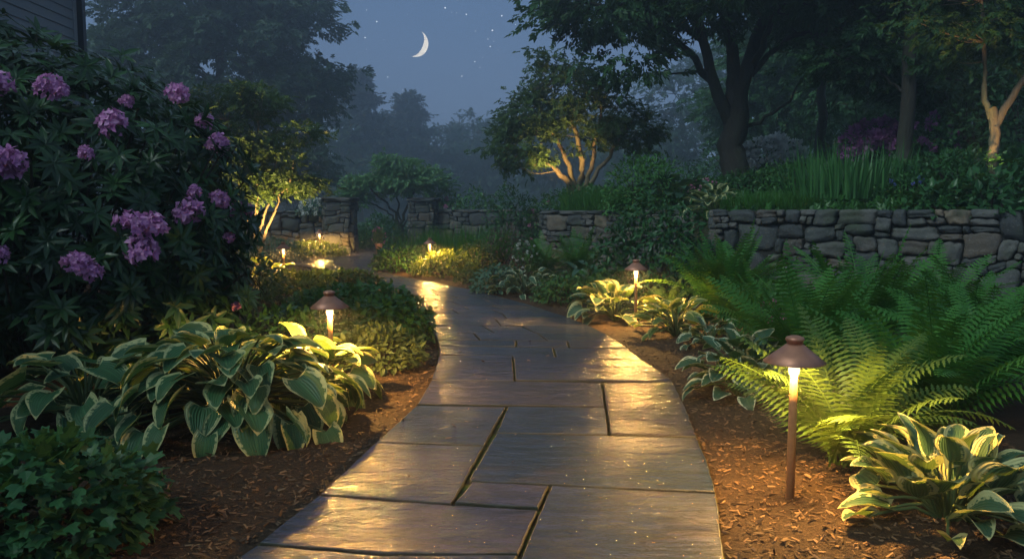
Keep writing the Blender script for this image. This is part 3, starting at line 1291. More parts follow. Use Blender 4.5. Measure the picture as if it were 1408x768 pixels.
def twigs(g, limbs, cs, rng, r=.03, frac=.7):
    """a branch from the nearest limb to each clump"""
    pts = np.concatenate(limbs)
    for c in cs:
        if rng.random() > frac:
            continue
        w = np.linalg.norm((pts - c) * np.array([1, 1, 1.5]), axis=1) + np.maximum(0, pts[:, 2] - c[2]) * 2
        p = pts[np.argmin(w)]
        d = c - p
        L_ = np.linalg.norm(d)
        if L_ < .15:
            continue
        m = p + d * .5 + np.array([0, 0, -.08 * L_]) + rng.normal(size=3) * .05 * L_
        tube(g, curve_pts([p, m, c], 6), np.linspace(r * min(1, .5 + L_ * .3), r * .25, 6), 5, cap=False)


def tree(name, label, base, limbs, lobes, seed, mat, bark, clumps, per, cr, sl, group=None, flat=.45, shell=.45, tpls=SPRAYS, tw=.03, frac=.7, droop=.25, cat='tree', wob=.03):
    """limbs: list of (points relative to base, r0, r1)"""
    rng = np.random.default_rng(seed)
    root = thing(name, label, cat, base, 0, group)
    g, c = G(), G()
    cl = crown_sprays(c, lobes, rng, clumps, per, cr, sl, flat, shell, tpls, droop)
    ls = []
    for (pts, r0, r1) in limbs:
        ls.append(limb(g, pts, r0, r1, rng=rng, sides=9 if r0 > .12 else 6, wob=wob))
    far = [l[len(l) // 3:] for l in ls]
    twigs(g, far, cl, rng, tw, frac)
    obj('trunk', g, MAT[bark], root, True)
    obj('crown', c, MAT[mat], root)
    return root


def shrub(name, label, base, rad, n, leaf, mat, seed, cat='shrub', tpl=None, shell=.62, sq=.0, stems=7, up=.35, lobes=5, group=None, flowers=None, jitter=.5, dark=None):
    """rounded bush of leaves on a lumpy dome; rad=(x,y,height)"""
    rng = np.random.default_rng(seed)
    tpl = tpl or LEAF
    root = thing(name, label, cat, base, 0, group)
    g, s = G(), G()
    R_ = np.array(rad)
    # lumps
    ld = nrm(np.c_[rng.normal(size=(lobes * 3, 2)), np.abs(rng.normal(size=lobes * 3)) * .9])
    lh = rng.uniform(.0, .28, lobes * 3)
    d = nrm(np.c_[rng.normal(size=(n, 2)), np.abs(rng.normal(size=n)) * 1.0 + .02])
    low = rng.random(n) < .25
    d[low, 2] *= .3
    d = nrm(d)
    lump = 1 + (lh[None] * np.clip((d @ ld.T - .8) / .2, 0, 1)).max(1) - .14
    r = rng.uniform(shell ** 3, 1, n) ** (1 / 3) * lump
    pos = d * r[:, None] * R_ + np.array([0, 0, .04])
    out = d * np.array([1, 1, .6]) + rng.normal(size=(n, 3)) * jitter
    out[:, 2] += rng.uniform(-.5, .35, n)
    nn = d * .7 + np.array([0, 0, up + .4]) + rng.normal(size=(n, 3)) * .35
    # leaves grow in small rosettes, so tints come in patches
    tint = np.clip(.5 + .35 * np.sin(pos[:, 0] * 6 / R_[0] + seed) * np.sin(pos[:, 1] * 5 / R_[1] + pos[:, 2] * 6) + rng.normal(size=n) * .22, 0, 1)
    scatter(g, tpl, pos, out, nn, leaf * rng.uniform(.6, 1.2, n), tint)
    for i in range(stems):
        a = 2 * PI * i / stems + rng.uniform(-.3, .3)
        q = np.array([math.cos(a), math.sin(a), 0])
        e_ = q * R_ * rng.uniform(.3, .65) + np.array([0, 0, R_[2] * rng.uniform(.5, .75)])
        tube(s, curve_pts([q * .05 * R_[0], q * R_ * .25 + np.array([0, 0, R_[2] * .3]), e_], 6), np.linspace(.012, .004, 6) * (1 + R_[0]), 5)
    obj('foliage', g, MAT[mat], root)
    obj('stem', s, MAT['twig'], root)
    if flowers:
        fm, fn, fs = flowers
        me = None
        for i in range(fn):
            dd = nrm(np.array([rng.normal(), -abs(rng.normal()) * .9 - .05 if rng.random() < .8 else rng.normal(), abs(rng.normal()) * .9 + .15]))
            if me is None or i % 7 == 0:
                fg = G()
                kk = 26
                fd = nrm(rng.normal(size=(kk, 3)) + np.array([0, 0, .4]))
                scatter(fg, t_leaf6(.8, .1, .15), fd * fs * .35, fd + rng.normal(size=(kk, 3)) * .5, rng.normal(size=(kk, 3)) + fd, fs * rng.uniform(.35, .6, kk), rng.uniform(0, 1, kk))
                me = fg.mesh('flower_truss', MAT[fm])
            o = link('flower_truss', me, root, tuple(dd * R_ * .95 * rng.uniform(.92, 1.06)))
            o.rotation_euler = (rng.uniform(-.5, .5), rng.uniform(-.5, .5), rng.uniform(0, 6))
            o.scale = (rng.uniform(.75, 1.2),) * 3
    return root


def hosta(label, base, n, L_, mat, seed, Rw=.6, H=.5, tilt=(40, -35), tpls=None, name='hosta', group=None):
    """leaves on long stalks over a dome Rw wide and H high; tilt = leaf angle at the centre and at the rim"""
    rng = np.random.default_rng(seed)
    tpls = tpls or HOSTA
    root = thing(name, label, 'hosta', base, 0, group)
    g, s = G(), G()
    for i in range(n):
        q = (i + .5) / n
        az = i * 2.39996 + rng.uniform(-.35, .35)
        r = max(.02, Rw * (.08 + .92 * q ** .62) * rng.uniform(.85, 1.12) - L_ * .35 * q)
        z = H * (.92 - .78 * q ** 1.7) * (rng.uniform(.85, 1.12) if i % 3 else rng.uniform(.55, .9))
        ll = L_ * (.72 + .4 * math.sin(PI * min(1, q * .8 + .12))) * rng.uniform(.78, 1.15)
        h = np.array([math.cos(az), math.sin(az), 0])
        p0 = h * .03
        p1 = h * r + np.array([0, 0, max(z, .03)])
        mid = p0 + (p1 - p0) * .5 + np.array([0, 0, H * .16]) - h * r * .12
        tube(s, curve_pts([p0, mid, p1], 5), np.linspace(.009, .006, 5) * L_ / .2, 5, tint=rng.uniform(0, 1), cap=False)
        tl = R(tilt[0] + (tilt[1] - tilt[0]) * q ** .8 + rng.uniform(-16, 16))
        az2 = az + rng.uniform(-.5, .5)
        d = np.array([math.cos(az2) * math.cos(tl), math.sin(az2) * math.cos(tl), math.sin(tl)])
        up = np.array([-math.cos(az2) * math.sin(tl), -math.sin(az2) * math.sin(tl), math.cos(tl)]) + rng.normal(size=3) * .25
        T = tpls[rng.integers(0, len(tpls))]
        scatter(g, T, p1[None], d[None], up[None], np.array([[ll * rng.uniform(.95, 1.3), ll, ll]]), np.array([rng.uniform(0, 1)]))
    obj('foliage', g, MAT[mat], root, True)
    obj('stem', s, MAT['stem'], root, True)
    return root


def frond(g, az, L_, lean, curl, rng, width=.2, pairs=24, tint=.5, base=(0, 0, 0)):
    """one fern frond: rachis that arches over, toothed pinnae in pairs"""
    n = pairs
    t = np.linspace(0, 1, n + 6)
    ang = lean - curl * t ** 1.5                             # elevation along the frond
    step = L_ / (len(t) - 1)
    r = np.concatenate([[0], np.cumsum(np.cos(ang[:-1]) * step)])
    z = np.concatenate([[0], np.cumsum(np.sin(ang[:-1]) * step)])
    azs = az + rng.uniform(-.25, .25) * t ** 2
    P = np.stack([np.cos(azs) * r, np.sin(azs) * r, z], 1) + np.array(base)
    tg = nrm(np.gradient(P, axis=0))
    side = nrm(np.cross(tg, np.array([0, 0, 1.0]) + .0 * tg + np.array([-math.cos(az), -math.sin(az), 0]) * 1e-3))
    roll = rng.uniform(-.5, .5)
    up = np.cross(side, tg)
    side, up = side * math.cos(roll) + up * math.sin(roll), up * math.cos(roll) - side * math.sin(roll)
    tube(g, P, np.linspace(.0035, .001, len(P)) * (1 + L_), 3, tint=tint, cap=False)
    m = 6
    for i in range(5, len(t)):
        q = (i - 5) / (n)
        pl_ = width * L_ * 1.05 * (min(1, .35 + q * 3.2)) * (1 - q) ** .62 + .006
        w = L_ / n * .78
        for sg in (-1, 1):
            d = nrm(side[i] * sg * math.cos(.42) + tg[i] * math.sin(.42) + up[i] * rng.uniform(-.12, .12))
            ax = nrm(np.cross(up[i], d))
            vs = []
            for k in range(m + 1):
                tt = k / m
                c = P[i] + d * pl_ * tt + np.array([0, 0, -.22 * pl_ * tt * tt]) - up[i] * 0
                ww = w * .5 * (1 - tt) ** .5 * (1.0 if k % 2 == 0 else .42) + .0006
                if k == 0:
                    ww = w * .35
                vs += [c + ax * ww + d * (pl_ / m * .35 if k % 2 == 0 else 0), c - ax * ww + d * (pl_ / m * .35 if k % 2 == 0 else 0)]
            f = [(2 * k, 2 * k + 2, 2 * k + 3, 2 * k + 1) for k in range(m)]
            g.add(vs, f, tint=np.clip(tint + rng.normal() * .08, 0, 1))


def fern_meshes(n, L_, seed, mat, lean=(66, 84), width=.2, pairs=24, curl=(18, 78)):
    n = int(n * 1.35)
    rng = np.random.default_rng(seed)
    g = G()
    for i in range(n):
        q = i / n
        frond(g, i * 2.39996 + rng.uniform(-.3, .3), L_ * rng.uniform(.78, 1.12), R(rng.uniform(*lean)) - R(22) * q, R(rng.uniform(*curl)) + R(28) * q, rng, width, pairs, rng.uniform(.1, .9),
              base=(rng.normal() * .04, rng.normal() * .04, 0))
    return g


def fern(label, base, n, L_, seed, mat='fern', lean=(66, 84), width=.2, pairs=24, rz=0.0, group=None, curl=(18, 78)):
    root = thing('fern', label, 'fern', base, rz, group)
    obj('frond', fern_meshes(n, L_, seed, mat, lean, width, pairs, curl), MAT[mat], root)
    root.children[0]['kind'] = 'stuff'
    root.children[0].name = 'fronds'
    return root


def blades(g, n, spread, L_, w, rng, lean=.35, curl=.8, seg=4, sx=1.0):
    for _ in range(n):
        a, rr = rng.uniform(0, 2 * PI), spread * math.sqrt(rng.random())
        b = np.array([math.cos(a) * rr * sx, math.sin(a) * rr, 0])
        az = a + rng.uniform(-1, 1)
        le = L_ * rng.uniform(.6, 1.15)
        el0 = PI / 2 - abs(rng.normal()) * lean
        cu = rng.uniform(.2, 1) * curl
        h = np.array([math.cos(az), math.sin(az), 0])
        s = np.array([-h[1], h[0], 0]) * w * .5
        p, vs = b.copy(), []
        for k in range(seg + 1):
            t = k / seg
            ww = (1 - t) ** .6 if t > .5 else 1.0
            vs += [p + s * ww, p - s * ww]
            el = el0 - cu * t * t
            p = p + (h * math.cos(el) + np.array([0, 0, math.sin(el)])) * le / seg
        g.add(vs, [(2 * k, 2 * k + 2, 2 * k + 3, 2 * k + 1) for k in range(seg)], tint=np.clip(rng.uniform(0, 1), 0, 1))


def grassy(name, label, base, n, spread, L_, w, seed, mat='grass', cat='grass clump', lean=.35, curl=.8, sx=1.0, group=None):
    rng = np.random.default_rng(seed)
    g = G()
    blades(g, n, spread, L_, w, rng, lean, curl, sx=sx)
    root = obj(name, g, MAT[mat])
    root.location = base
    return tag(root, label, cat, group)


# ------------------------------------------------------------------ path lights
LAMP_POWER = 270.0
SHADE, POST, GLASS, CAPM = G(), G(), G(), G()
HL = .75
rs = .131
lathe(SHADE, [(rs, HL - .119), (rs + .002, HL - .115), (.085, HL - .077), (.042, HL - .042), (.034, HL - .036), (.028, HL - .040), (.040, HL - .049), (.083, HL - .083), (rs - .004, HL - .119), (rs, HL - .119)], 40, close=False)
lathe(CAPM, [(.034, HL - .038), (.035, HL - .024), (.040, HL - .021), (.041, HL - .013), (.036, HL - .006), (.018, HL), (.001, HL + .001)], 28)
lathe(POST, [(.0195, -.12), (.0175, HL - .30), (.0165, HL - .178)], 20)
lathe(GLASS, [(.0170, HL - .178), (.0225, HL - .172), (.0245, HL - .160), (.0245, HL - .075), (.020, HL - .06)], 20)
path_lights = [
    ('copper path light on bare mulch beside the nearest ferns, the largest in view', gnd(1086, 688), 1.0),
    ('copper path light among lit hostas midway along the right edge of the path', gnd(874, 447), 1.0),
    ('small copper path light glowing over yellow-green mounds at the far bend of the path', gnd(592, 378), 1.1),
    ('copper path light standing among the large hosta leaves left of the path', gnd(457, 546), 1.05),
    ('small copper path light beside the gold-leaved shrub on the left, below the stone wall', gnd(391, 391), 1.2),
    ('tiny distant path light in front of the left gateway pillar', gnd(440, 351), 1.9),
]
lamp0 = None
for (lab, p, pw) in path_lights:
    if lamp0 is None:
        r0 = thing('path_light', lab, 'path light', p, 0, 'copper path lights along the walk')
        obj('post', POST, MAT['post'], r0, True)
        sh = obj('lamp_shade', SHADE, MAT['copper'], r0, True)
        obj('finial', CAPM, MAT['copper'], sh, True)
        obj('lamp_glass', GLASS, MAT['glow'], r0, True)
        lamp0 = r0
        r = r0
    else:
        r = dup(lamp0, p, 1.0, 1.0, lab)
    r.rotation_euler = (random.Random(lab).uniform(-.015, .015), random.Random(lab).uniform(-.015, .015), random.Random(lab).uniform(0, 6))
    ld = bpy.data.lights.new('path_light_bulb', 'POINT')
    ld.energy = LAMP_POWER * pw
    ld.color = WARM
    ld.shadow_soft_size = .023
    lo = bpy.data.objects.new('path_light_bulb', ld)
    COL.objects.link(lo)
    lo.location = (p.x, p.y, p.z + HL - .103)


def uplight(loc, target, power, size=70, blend=.6):
    ld = bpy.data.lights.new('tree_uplight', 'SPOT')
    ld.energy = power
    ld.color = (1.0, .62, .22)
    ld.spot_size = R(size)
    ld.spot_blend = blend
    ld.shadow_soft_size = .04
    lo = bpy.data.objects.new('tree_uplight', ld)
    COL.objects.link(lo)
    lo.location = loc
    lo.rotation_euler = (Vector(loc) - Vector(target)).to_track_quat('Z', 'Y').to_euler()


# ------------------------------------------------------------------ trees
V = lambda *a: tuple(a)


def z_at(u, v, Y):
    return at(u, v, Y).z


# big maple on the terrace
b = Vector((at(1010, 230, 20).x, 20, 0))
b.z = gz(b.x, b.y) - .1
tree('maple_tree', 'large dark maple with forking trunk on the terrace, its crown filling the top right', b,
     [([(0, 0, 0), (-.03, 0, .9), (.02, 0, 1.7), (.05, .1, 2.5)], .36, .27),
      ([(-.02, 0, 1.5), (-.5, -.1, 2.3), (-.95, -.2, 3.9), (-1.4, -.3, 5.8)], .20, .07),
      ([(0, 0, 2.25), (-.12, .1, 3.4), (-.35, .3, 4.8), (-.2, .3, 7.2)], .20, .07),
      ([(.05, 0, 2.25), (.42, .1, 3.4), (.85, .2, 4.6), (1.5, .2, 7.0)], .22, .07),
      ([(.35, 0, 2.75), (1.2, -.2, 3.6), (2.3, -.4, 3.75), (3.9, -.5, 4.3)], .085, .03),
      ([(.2, 0, 1.45), (.9, -.1, 1.8), (1.3, -.2, 2.2), (1.7, -.3, 2.9)], .06, .02),
      ([(-.6, 0, 2.6), (-1.7, -.6, 3.5), (-3.0, -1.0, 4.0), (-4.2, -1.2, 4.3)], .10, .03),
      ([(-.9, 0, 3.6), (-2.0, .3, 4.6), (-3.4, .5, 5.6)], .09, .03),
      ([(.4, 0, 3.0), (.6, -1.2, 4.0), (.9, -2.6, 4.4)], .10, .03)],
     [((-3.2, -.6, 4.6), (2.1, 1.8, 1.3)), ((-1.4, 0, 5.4), (2.4, 2.6, 1.9)), ((1.4, 0, 5.6), (2.6, 2.6, 1.8)), ((3.6, -.4, 4.7), (2.0, 1.8, 1.3)),
      ((0, 0, 7.4), (4.2, 3.4, 2.2)), ((-2.6, -.8, 3.3), (1.2, 1.2, .8)), ((-.9, -2.2, 4.7), (1.8, 1.2, 1.0)), ((1.8, -2.0, 4.6), (2.0, 1.2, .9)), ((2.6, .6, 3.5), (1.4, 1.2, .6))],
     1, 'maple', 'bark', 330, 30, .62, .34, tw=.035, droop=.35)

# multi-trunk tree, uplit
b = Vector((at(792, 262, 22.5).x, 22.5, 0))
b.z = gz(b.x, b.y) - .1
tree('crabapple_tree', 'multi-stemmed tree with golden uplit trunk above the stone wall, centre right', b,
     [([(0, 0, 0), (.15, 0, .7), (.05, 0, 1.6), (-.25, .1, 2.6)], .13, .04),
      ([(.05, 0, 0), (-.35, -.1, .6), (-1.0, -.1, 1.1), (-1.9, -.2, 1.45)], .12, .03),
      ([(.1, 0, 0), (.45, 0, .9), (.6, .1, 1.8), (.75, .1, 2.8)], .10, .03),
      ([(.1, 0, .1), (.7, -.1, .9), (1.15, -.1, 1.6), (1.6, 0, 2.3)], .09, .03),
      ([(0, 0, .2), (-.3, .2, 1.2), (-.8, .2, 2.1), (-1.2, .2, 3.0)], .09, .03)],
     [((-1.7, 0, 1.5), (.95, .9, .75)), ((-1.2, 0, 2.5), (.9, .9, .7)), ((-.2, 0, 3.2), (1.1, 1.0, .75)), ((.7, 0, 2.5), (1.1, 1.0, .8)), ((1.5, 0, 1.9), (.8, .8, .6)), ((0, .1, 1.9), (1.3, .9, .6)), ((-1.3, -.2, 1.15), (.8, .4, .35)),
      ((-.7, 0, 3.7), (.6, .6, .45))],
     2, 'small_tree', 'bark_light', 180, 27, .36, .20, tw=.02)
uplight((b.x - .75, b.y - 1.5, b.z + .45), (b.x - .55, b.y, b.z + 1.7), 460, 85)

# big tree behind the house
b = Vector((at(300, 200, 46).x, 46, 0))
tree('oak_tree', 'huge misty broadleaf tree filling the upper left behind the rhododendron', b,
     [([(0, 0, -.1), (.1, 0, 3), (.2, 0, 7), (.3, 0, 13)], .6, .15), ([(0, 0, 3.5), (2, 0, 5.5), (4.2, 0, 7.5), (6, 0, 8.8)], .25, .06), ([(0, 0, 3.5), (-2, 0, 6), (-4.5, 0, 8), (-6, 0, 9.5)], .25, .06),
      ([(0, 0, 5), (1.6, 0, 8), (3, 0, 12)], .25, .06)],
     [((0, 0, 9), (5.6, 4.5, 4.5)), ((4.6, 0, 7.6), (2.6, 2.5, 2.4)), ((-5, 0, 9), (3.2, 3, 4.5)), ((2.5, 0, 12), (4.2, 4, 3.2)), ((-2, 0, 13.5), (5, 4, 3.5)), ((6.3, 0, 9.4), (1.5, 1.5, 1.0)), ((3.2, 0, 4.4), (3.2, 2.6, 1.8)), ((-4.0, 0, 4.4), (4.0, 3, 2.2)), ((5.4, -.4, 3.4), (1.6, 1.6, 1.5))],
     3, 'misty', 'bark', 400, 34, 1.05, .62, tw=.07)

# small tree lit gold from below at left
b = Vector((at(352, 300, 15.5).x, 15.5, 0))
tree('dogwood_tree', 'small tree with gold uplit leaves behind the rhododendron at left', b,
     [([(0, 0, -.1), (.02, 0, .9), (.05, 0, 1.8), (.1, 0, 3.0)], .06, .02), ([(.05, 0, .5), (.3, 0, 1.1), (.45, 0, 1.5), (.75, 0, 2.0)], .035, .012), ([(0, 0, .6), (-.2, 0, 1.3), (-.4, 0, 2.2), (-.5, 0, 3.0)], .035, .012), ([(.05, 0, .9), (.3, .1, 1.7), (.4, .1, 2.5)], .03, .01)],
     [((-.2, 0, 2.6), (.75, .7, .6)), ((.45, 0, 2.25), (.6, .6, .35)), ((.1, 0, 3.35), (.6, .6, .4)), ((.0, 0, 1.75), (.75, .6, .35)), ((.65, 0, 1.75), (.5, .5, .22)), ((.75, 0, 2.75), (.5, .4, .22)), ((-.7, 0, 3.3), (.6, .5, .4))],
     4, 'small_tree', 'bark_light', 130, 26, .26, .15, flat=.3, tw=.012)
uplight((b.x + .25, b.y - 1.0, .35), (b.x + .12, b.y + .1, 2.6), 1150, 85)

# japanese maple beyond the gate
b = Vector((at(551, 320, 31).x, 31, 0))
tree('japanese_maple', 'low spreading tree with pale green domed crown beyond the gateway', b,
     [([(0, 0, -.1), (0, 0, .5), (-.3, 0, 1.3), (-1.2, 0, 2.2)], .10, .03), ([(.02, 0, .2), (.1, 0, 1.0), (.5, 0, 1.9), (1.0, 0, 2.6)], .08, .03), ([(0, 0, .4), (-.1, .1, 1.3), (-.2, .1, 2.6)], .07, .02), ([(0, 0, .3), (.25, 0, 1.0), (1.1, 0, 1.8)], .06, .02), ([(0, 0, .6), (-.6, 0, 1.3), (-1.5, 0, 1.7)], .05, .02)],
     [((-1.2, 0, 2.3), (.9, .9, .45)), ((0, 0, 2.95), (1.0, 1, .5)), ((1.1, 0, 2.5), (.9, .9, .45)), ((-1.75, 0, 1.75), (.5, .6, .35)), ((1.55, 0, 1.8), (.45, .6, .35)), ((.3, -.5, 2.3), (1.0, .6, .35)), ((-.5, -.6, 2.5), (.8, .6, .35))],
     5, 'jmaple', 'bark', 120, 30, .33, .2, flat=.4, tw=.015)

# trees standing in the mist, one crown and trunk each
def pine(label, u, Y, H, Wd, seed, group='misty trees beyond the garden'):
    rng = np.random.default_rng(seed)
    p = at(u, 289, Y)
    root = thing('pine_tree', label, 'tree', (p.x, Y, 0), 0, group)
    g, c = G(), G()
    tube(g, [(0, 0, -.2), (.05, 0, H * .5), (0, 0, H)], [H * .02, H * .013, .03], 7)
    for i in range(46):
        q = (i + rng.uniform(0, 1)) / 46
        z = H * (.18 + .82 * q)
        az = i * 2.39996
        le = Wd * (1 - q) ** .75 * rng.uniform(.65, 1.15) + .3
        h = np.array([math.cos(az), math.sin(az), 0])
        p0, p1 = np.array([0, 0, z]), np.array([0, 0, z]) + h * le + np.array([0, 0, le * rng.uniform(-.05, .3)])
        tube(g, curve_pts([p0, (p0 + p1) / 2 - np.array([0, 0, le * .06]), p1], 5), np.linspace(.06, .015, 5), 4, cap=False)
        k = int(26 + 16 * le)
        t = rng.uniform(.2, 1.05, k)
        pos = p0 + (p1 - p0) * t[:, None] + rng.normal(size=(k, 3)) * np.array([.45, .45, .2])
        out = h + rng.normal(size=(k, 3)) * .6 + np.array([0, 0, .15])
        scatter(c, SPRAYS[i % 4], pos, out, np.array([0, 0, 1.0]) + rng.normal(size=(k, 3)) * .4, rng.uniform(.8, 1.4, k), rng.uniform(0, 1, k))
    obj('trunk', g, MAT['bark'], root, True)
    obj('crown', c, MAT['needle'], root)
    return root


def broad(label, u, Y, ztop, wid, seed, mat='misty', zbot=1.0, name='misty_tree', group='misty trees beyond the garden', clumps=90, base_z=None, sl=.62, cr=1.0):
    rng = random.Random(seed)
    p = at(u, 289, Y)
    zb = gz(p.x, Y) if base_z is None else base_z
    H = ztop - zb
    lobes = []
    for i in range(7):
        lobes.append(((rng.uniform(-.32, .32) * wid, rng.uniform(-.25, .25) * wid, zbot + (H - zbot) * rng.uniform(.2, .8)), (wid * rng.uniform(.22, .34), wid * .28, (H - zbot) * rng.uniform(.16, .26))))
    lobes.append(((0, 0, zbot + (H - zbot) * .5), (wid * .36, wid * .34, (H - zbot) * .42)))
    return tree(name, label, (p.x, Y, zb), [([(0, 0, -.2), (.1, 0, H * .3), (-.1, 0, H * .6), (0, 0, H * .88)], max(.12, H * .025), .04), ([(0, 0, H * .25), (wid * .15, 0, H * .45), (wid * .3, 0, H * .6)], .10, .03), ([(0, 0, H * .3), (-wid * .15, 0, H * .45), (-wid * .28, 0, H * .65)], .10, .03)],
                lobes, seed, mat, 'bark', clumps, 26, cr, sl, group=group, tw=.05)


pine('tall misty pine just right of the huge upper-left tree', 496, 102, z_at(496, 100, 102), 4.9, 31)
pine('misty pine with pointed top under the moon', 562, 116, z_at(560, 130, 116), 5.3, 32)
pine('faint short misty pine left of the moonlit pointed pine', 530, 129, z_at(532, 158, 129), 4.6, 33)
broad('faint round-topped misty tree in the middle of the skyline', 632, 129, z_at(632, 138, 129), 15.7, 41, sl=.95, cr=1.6)
broad('faint lower misty tree behind the domed pale green tree', 590, 116, z_at(592, 160, 116), 13.2, 42, sl=.95, cr=1.6)
broad('faint misty tree showing left of the uplit multi-stemmed tree', 672, 119, z_at(672, 150, 119), 14.8, 43, sl=.95, cr=1.6)
broad('faint misty tree between the pines and the round-topped one', 548, 145, z_at(540, 165, 145), 18.1, 44, sl=.95, cr=1.6)
broad('misty tree low behind the left gateway pillar', 440, 92, z_at(440, 150, 92), 16.5, 45, sl=.95, cr=1.6)
broad('misty tree mass behind the multi-stemmed tree', 760, 102, z_at(760, 120, 102), 16.5, 46, sl=.95, cr=1.6)
broad('misty tree under the maple crown, left of its trunk', 870, 96, z_at(880, 100, 96), 16.5, 47, sl=.95, cr=1.6)
broad('misty tree far left behind the house corner', 130, 99, z_at(130, 30, 99), 21.4, 48, sl=.95, cr=1.6)
broad('misty tree right behind the big maple trunk', 985, 86, z_at(985, 50, 86), 18.1, 49, sl=.95, cr=1.6)
# woodland on the right slope
for i, (u, Y, vt, wd, lab) in enumerate([
        (1075, 38, -30, 8, 'dark woodland tree just right of the maple trunk'),
        (1185, 34, -60, 8, 'dark woodland tree behind the pink rhododendron'),
        (1300, 31, -60, 8, 'dark woodland tree behind the gold-lit trunk'),
        (1420, 27, -80, 8, 'dark woodland tree at the right edge of the wood'),
        (1130, 48, -80, 10, 'tall dark tree deep in the woodland, right of the maple'),
        (1260, 46, -90, 11, 'tall dark tree deep in the woodland, top right'),
        (1390, 42, -90, 11, 'tall dark tree deep at the far right of the wood')]):
    broad(lab, u, Y, z_at(u, vt, Y), wd, 60 + i, 'forest', .6, 'woodland_tree', 'woodland trees on the slope', 150, sl=.5, cr=.85)

# nearer trunks in the wood
def trunk_tree(label, u, Y, r, seed, lobes, clumps=90, mat='maple', bark='bark', name='woodland_tree', lean=0.0, extra=(), H=8.0, sl=.3, cr=.5):
    p = at(u, 250, Y)
    zb = gz(p.x, Y) - .1
    return tree(name, label, (p.x, Y, zb), [([(0, 0, 0), (lean * .3, 0, H * .3), (lean * .6, 0, H * .6), (lean, 0, H)], r, r * .5)] + list(extra), lobes, seed, mat, bark, clumps, 26, cr, sl, tw=.03, droop=.4)


trunk_tree('dark straight tree trunk right of the pink rhododendron with drooping leafy sprays', 1243, 17, .17, 71,
           [((0, 0, 6.0), (3.0, 2.0, 1.2)), ((-2.0, -.3, 4.6), (1.6, 1.2, .5)), ((1.2, .6, 4.2), (1.5, 1.0, .6)), ((-.8, .8, 2.6), (1.5, .8, .6)), ((1.0, .9, 2.1), (1.6, .8, .7))], 150,
           extra=[([(0, 0, 3.6), (-.7, -.1, 4.1), (-1.8, -.2, 4.2), (-3.0, -.3, 4.6)], .07, .02), ([(0, 0, 1.6), (-.4, .4, 2.1), (-1.1, .7, 2.5)], .04, .01), ([(0, 0, 1.5), (.5, .5, 1.9), (1.2, .9, 2.1)], .04, .01)])
trunk_tree('slim dark trunk between the maple and the pink rhododendron', 1126, 24, .16, 72, [((0, 0, 7.0), (2.4, 2, 1.6)), ((1.0, .3, 4.8), (1.4, 1, .5)), ((-.8, .3, 3.9), (1.2, 1, .5))], 70)
# gold-lit trunk at far right
p = at(1363, 250, 13.2)
zb = gz(p.x, 13.2)
tree('uplit_tree', 'tree with forked trunk lit gold from below, beside the dark wood at far right', (p.x, 13.2, zb),
     [([(0, 0, -.1), (.0, 0, .5), (.02, 0, .95), (-.06, 0, 1.3)], .09, .075), ([(-.02, 0, 1.1), (-.15, .05, 1.45), (-.12, .1, 2.0), (-.3, .1, 3.4)], .062, .025), ([(.0, 0, 1.0), (.22, -.05, 1.45), (.5, -.05, 1.9), (1.0, 0, 2.9)], .075, .03)],
     [((-.4, -.1, 3.2), (1.6, 1.2, .8)), ((.9, .0, 2.9), (1.2, 1.0, .7)), ((-.3, -.4, 2.35), (.7, .4, .35)), ((-1.1, .1, 2.5), (.8, .6, .4)), ((.4, .6, 2.2), (1.4, .5, .6)), ((0, 0, 4.6), (2.4, 1.6, .8))],
     73, 'maple', 'bark_light', 130, 26, .36, .2, tw=.02, droop=.4, wob=.008)
uplight((p.x - .35, 12.4, zb + .12), (p.x + .02, 13.2, zb + 1.0), 110, 44)

uplight((p.x - .9, 12.0, zb + .3), (p.x - .9, 13.2, zb + 3.6), 260, 50)

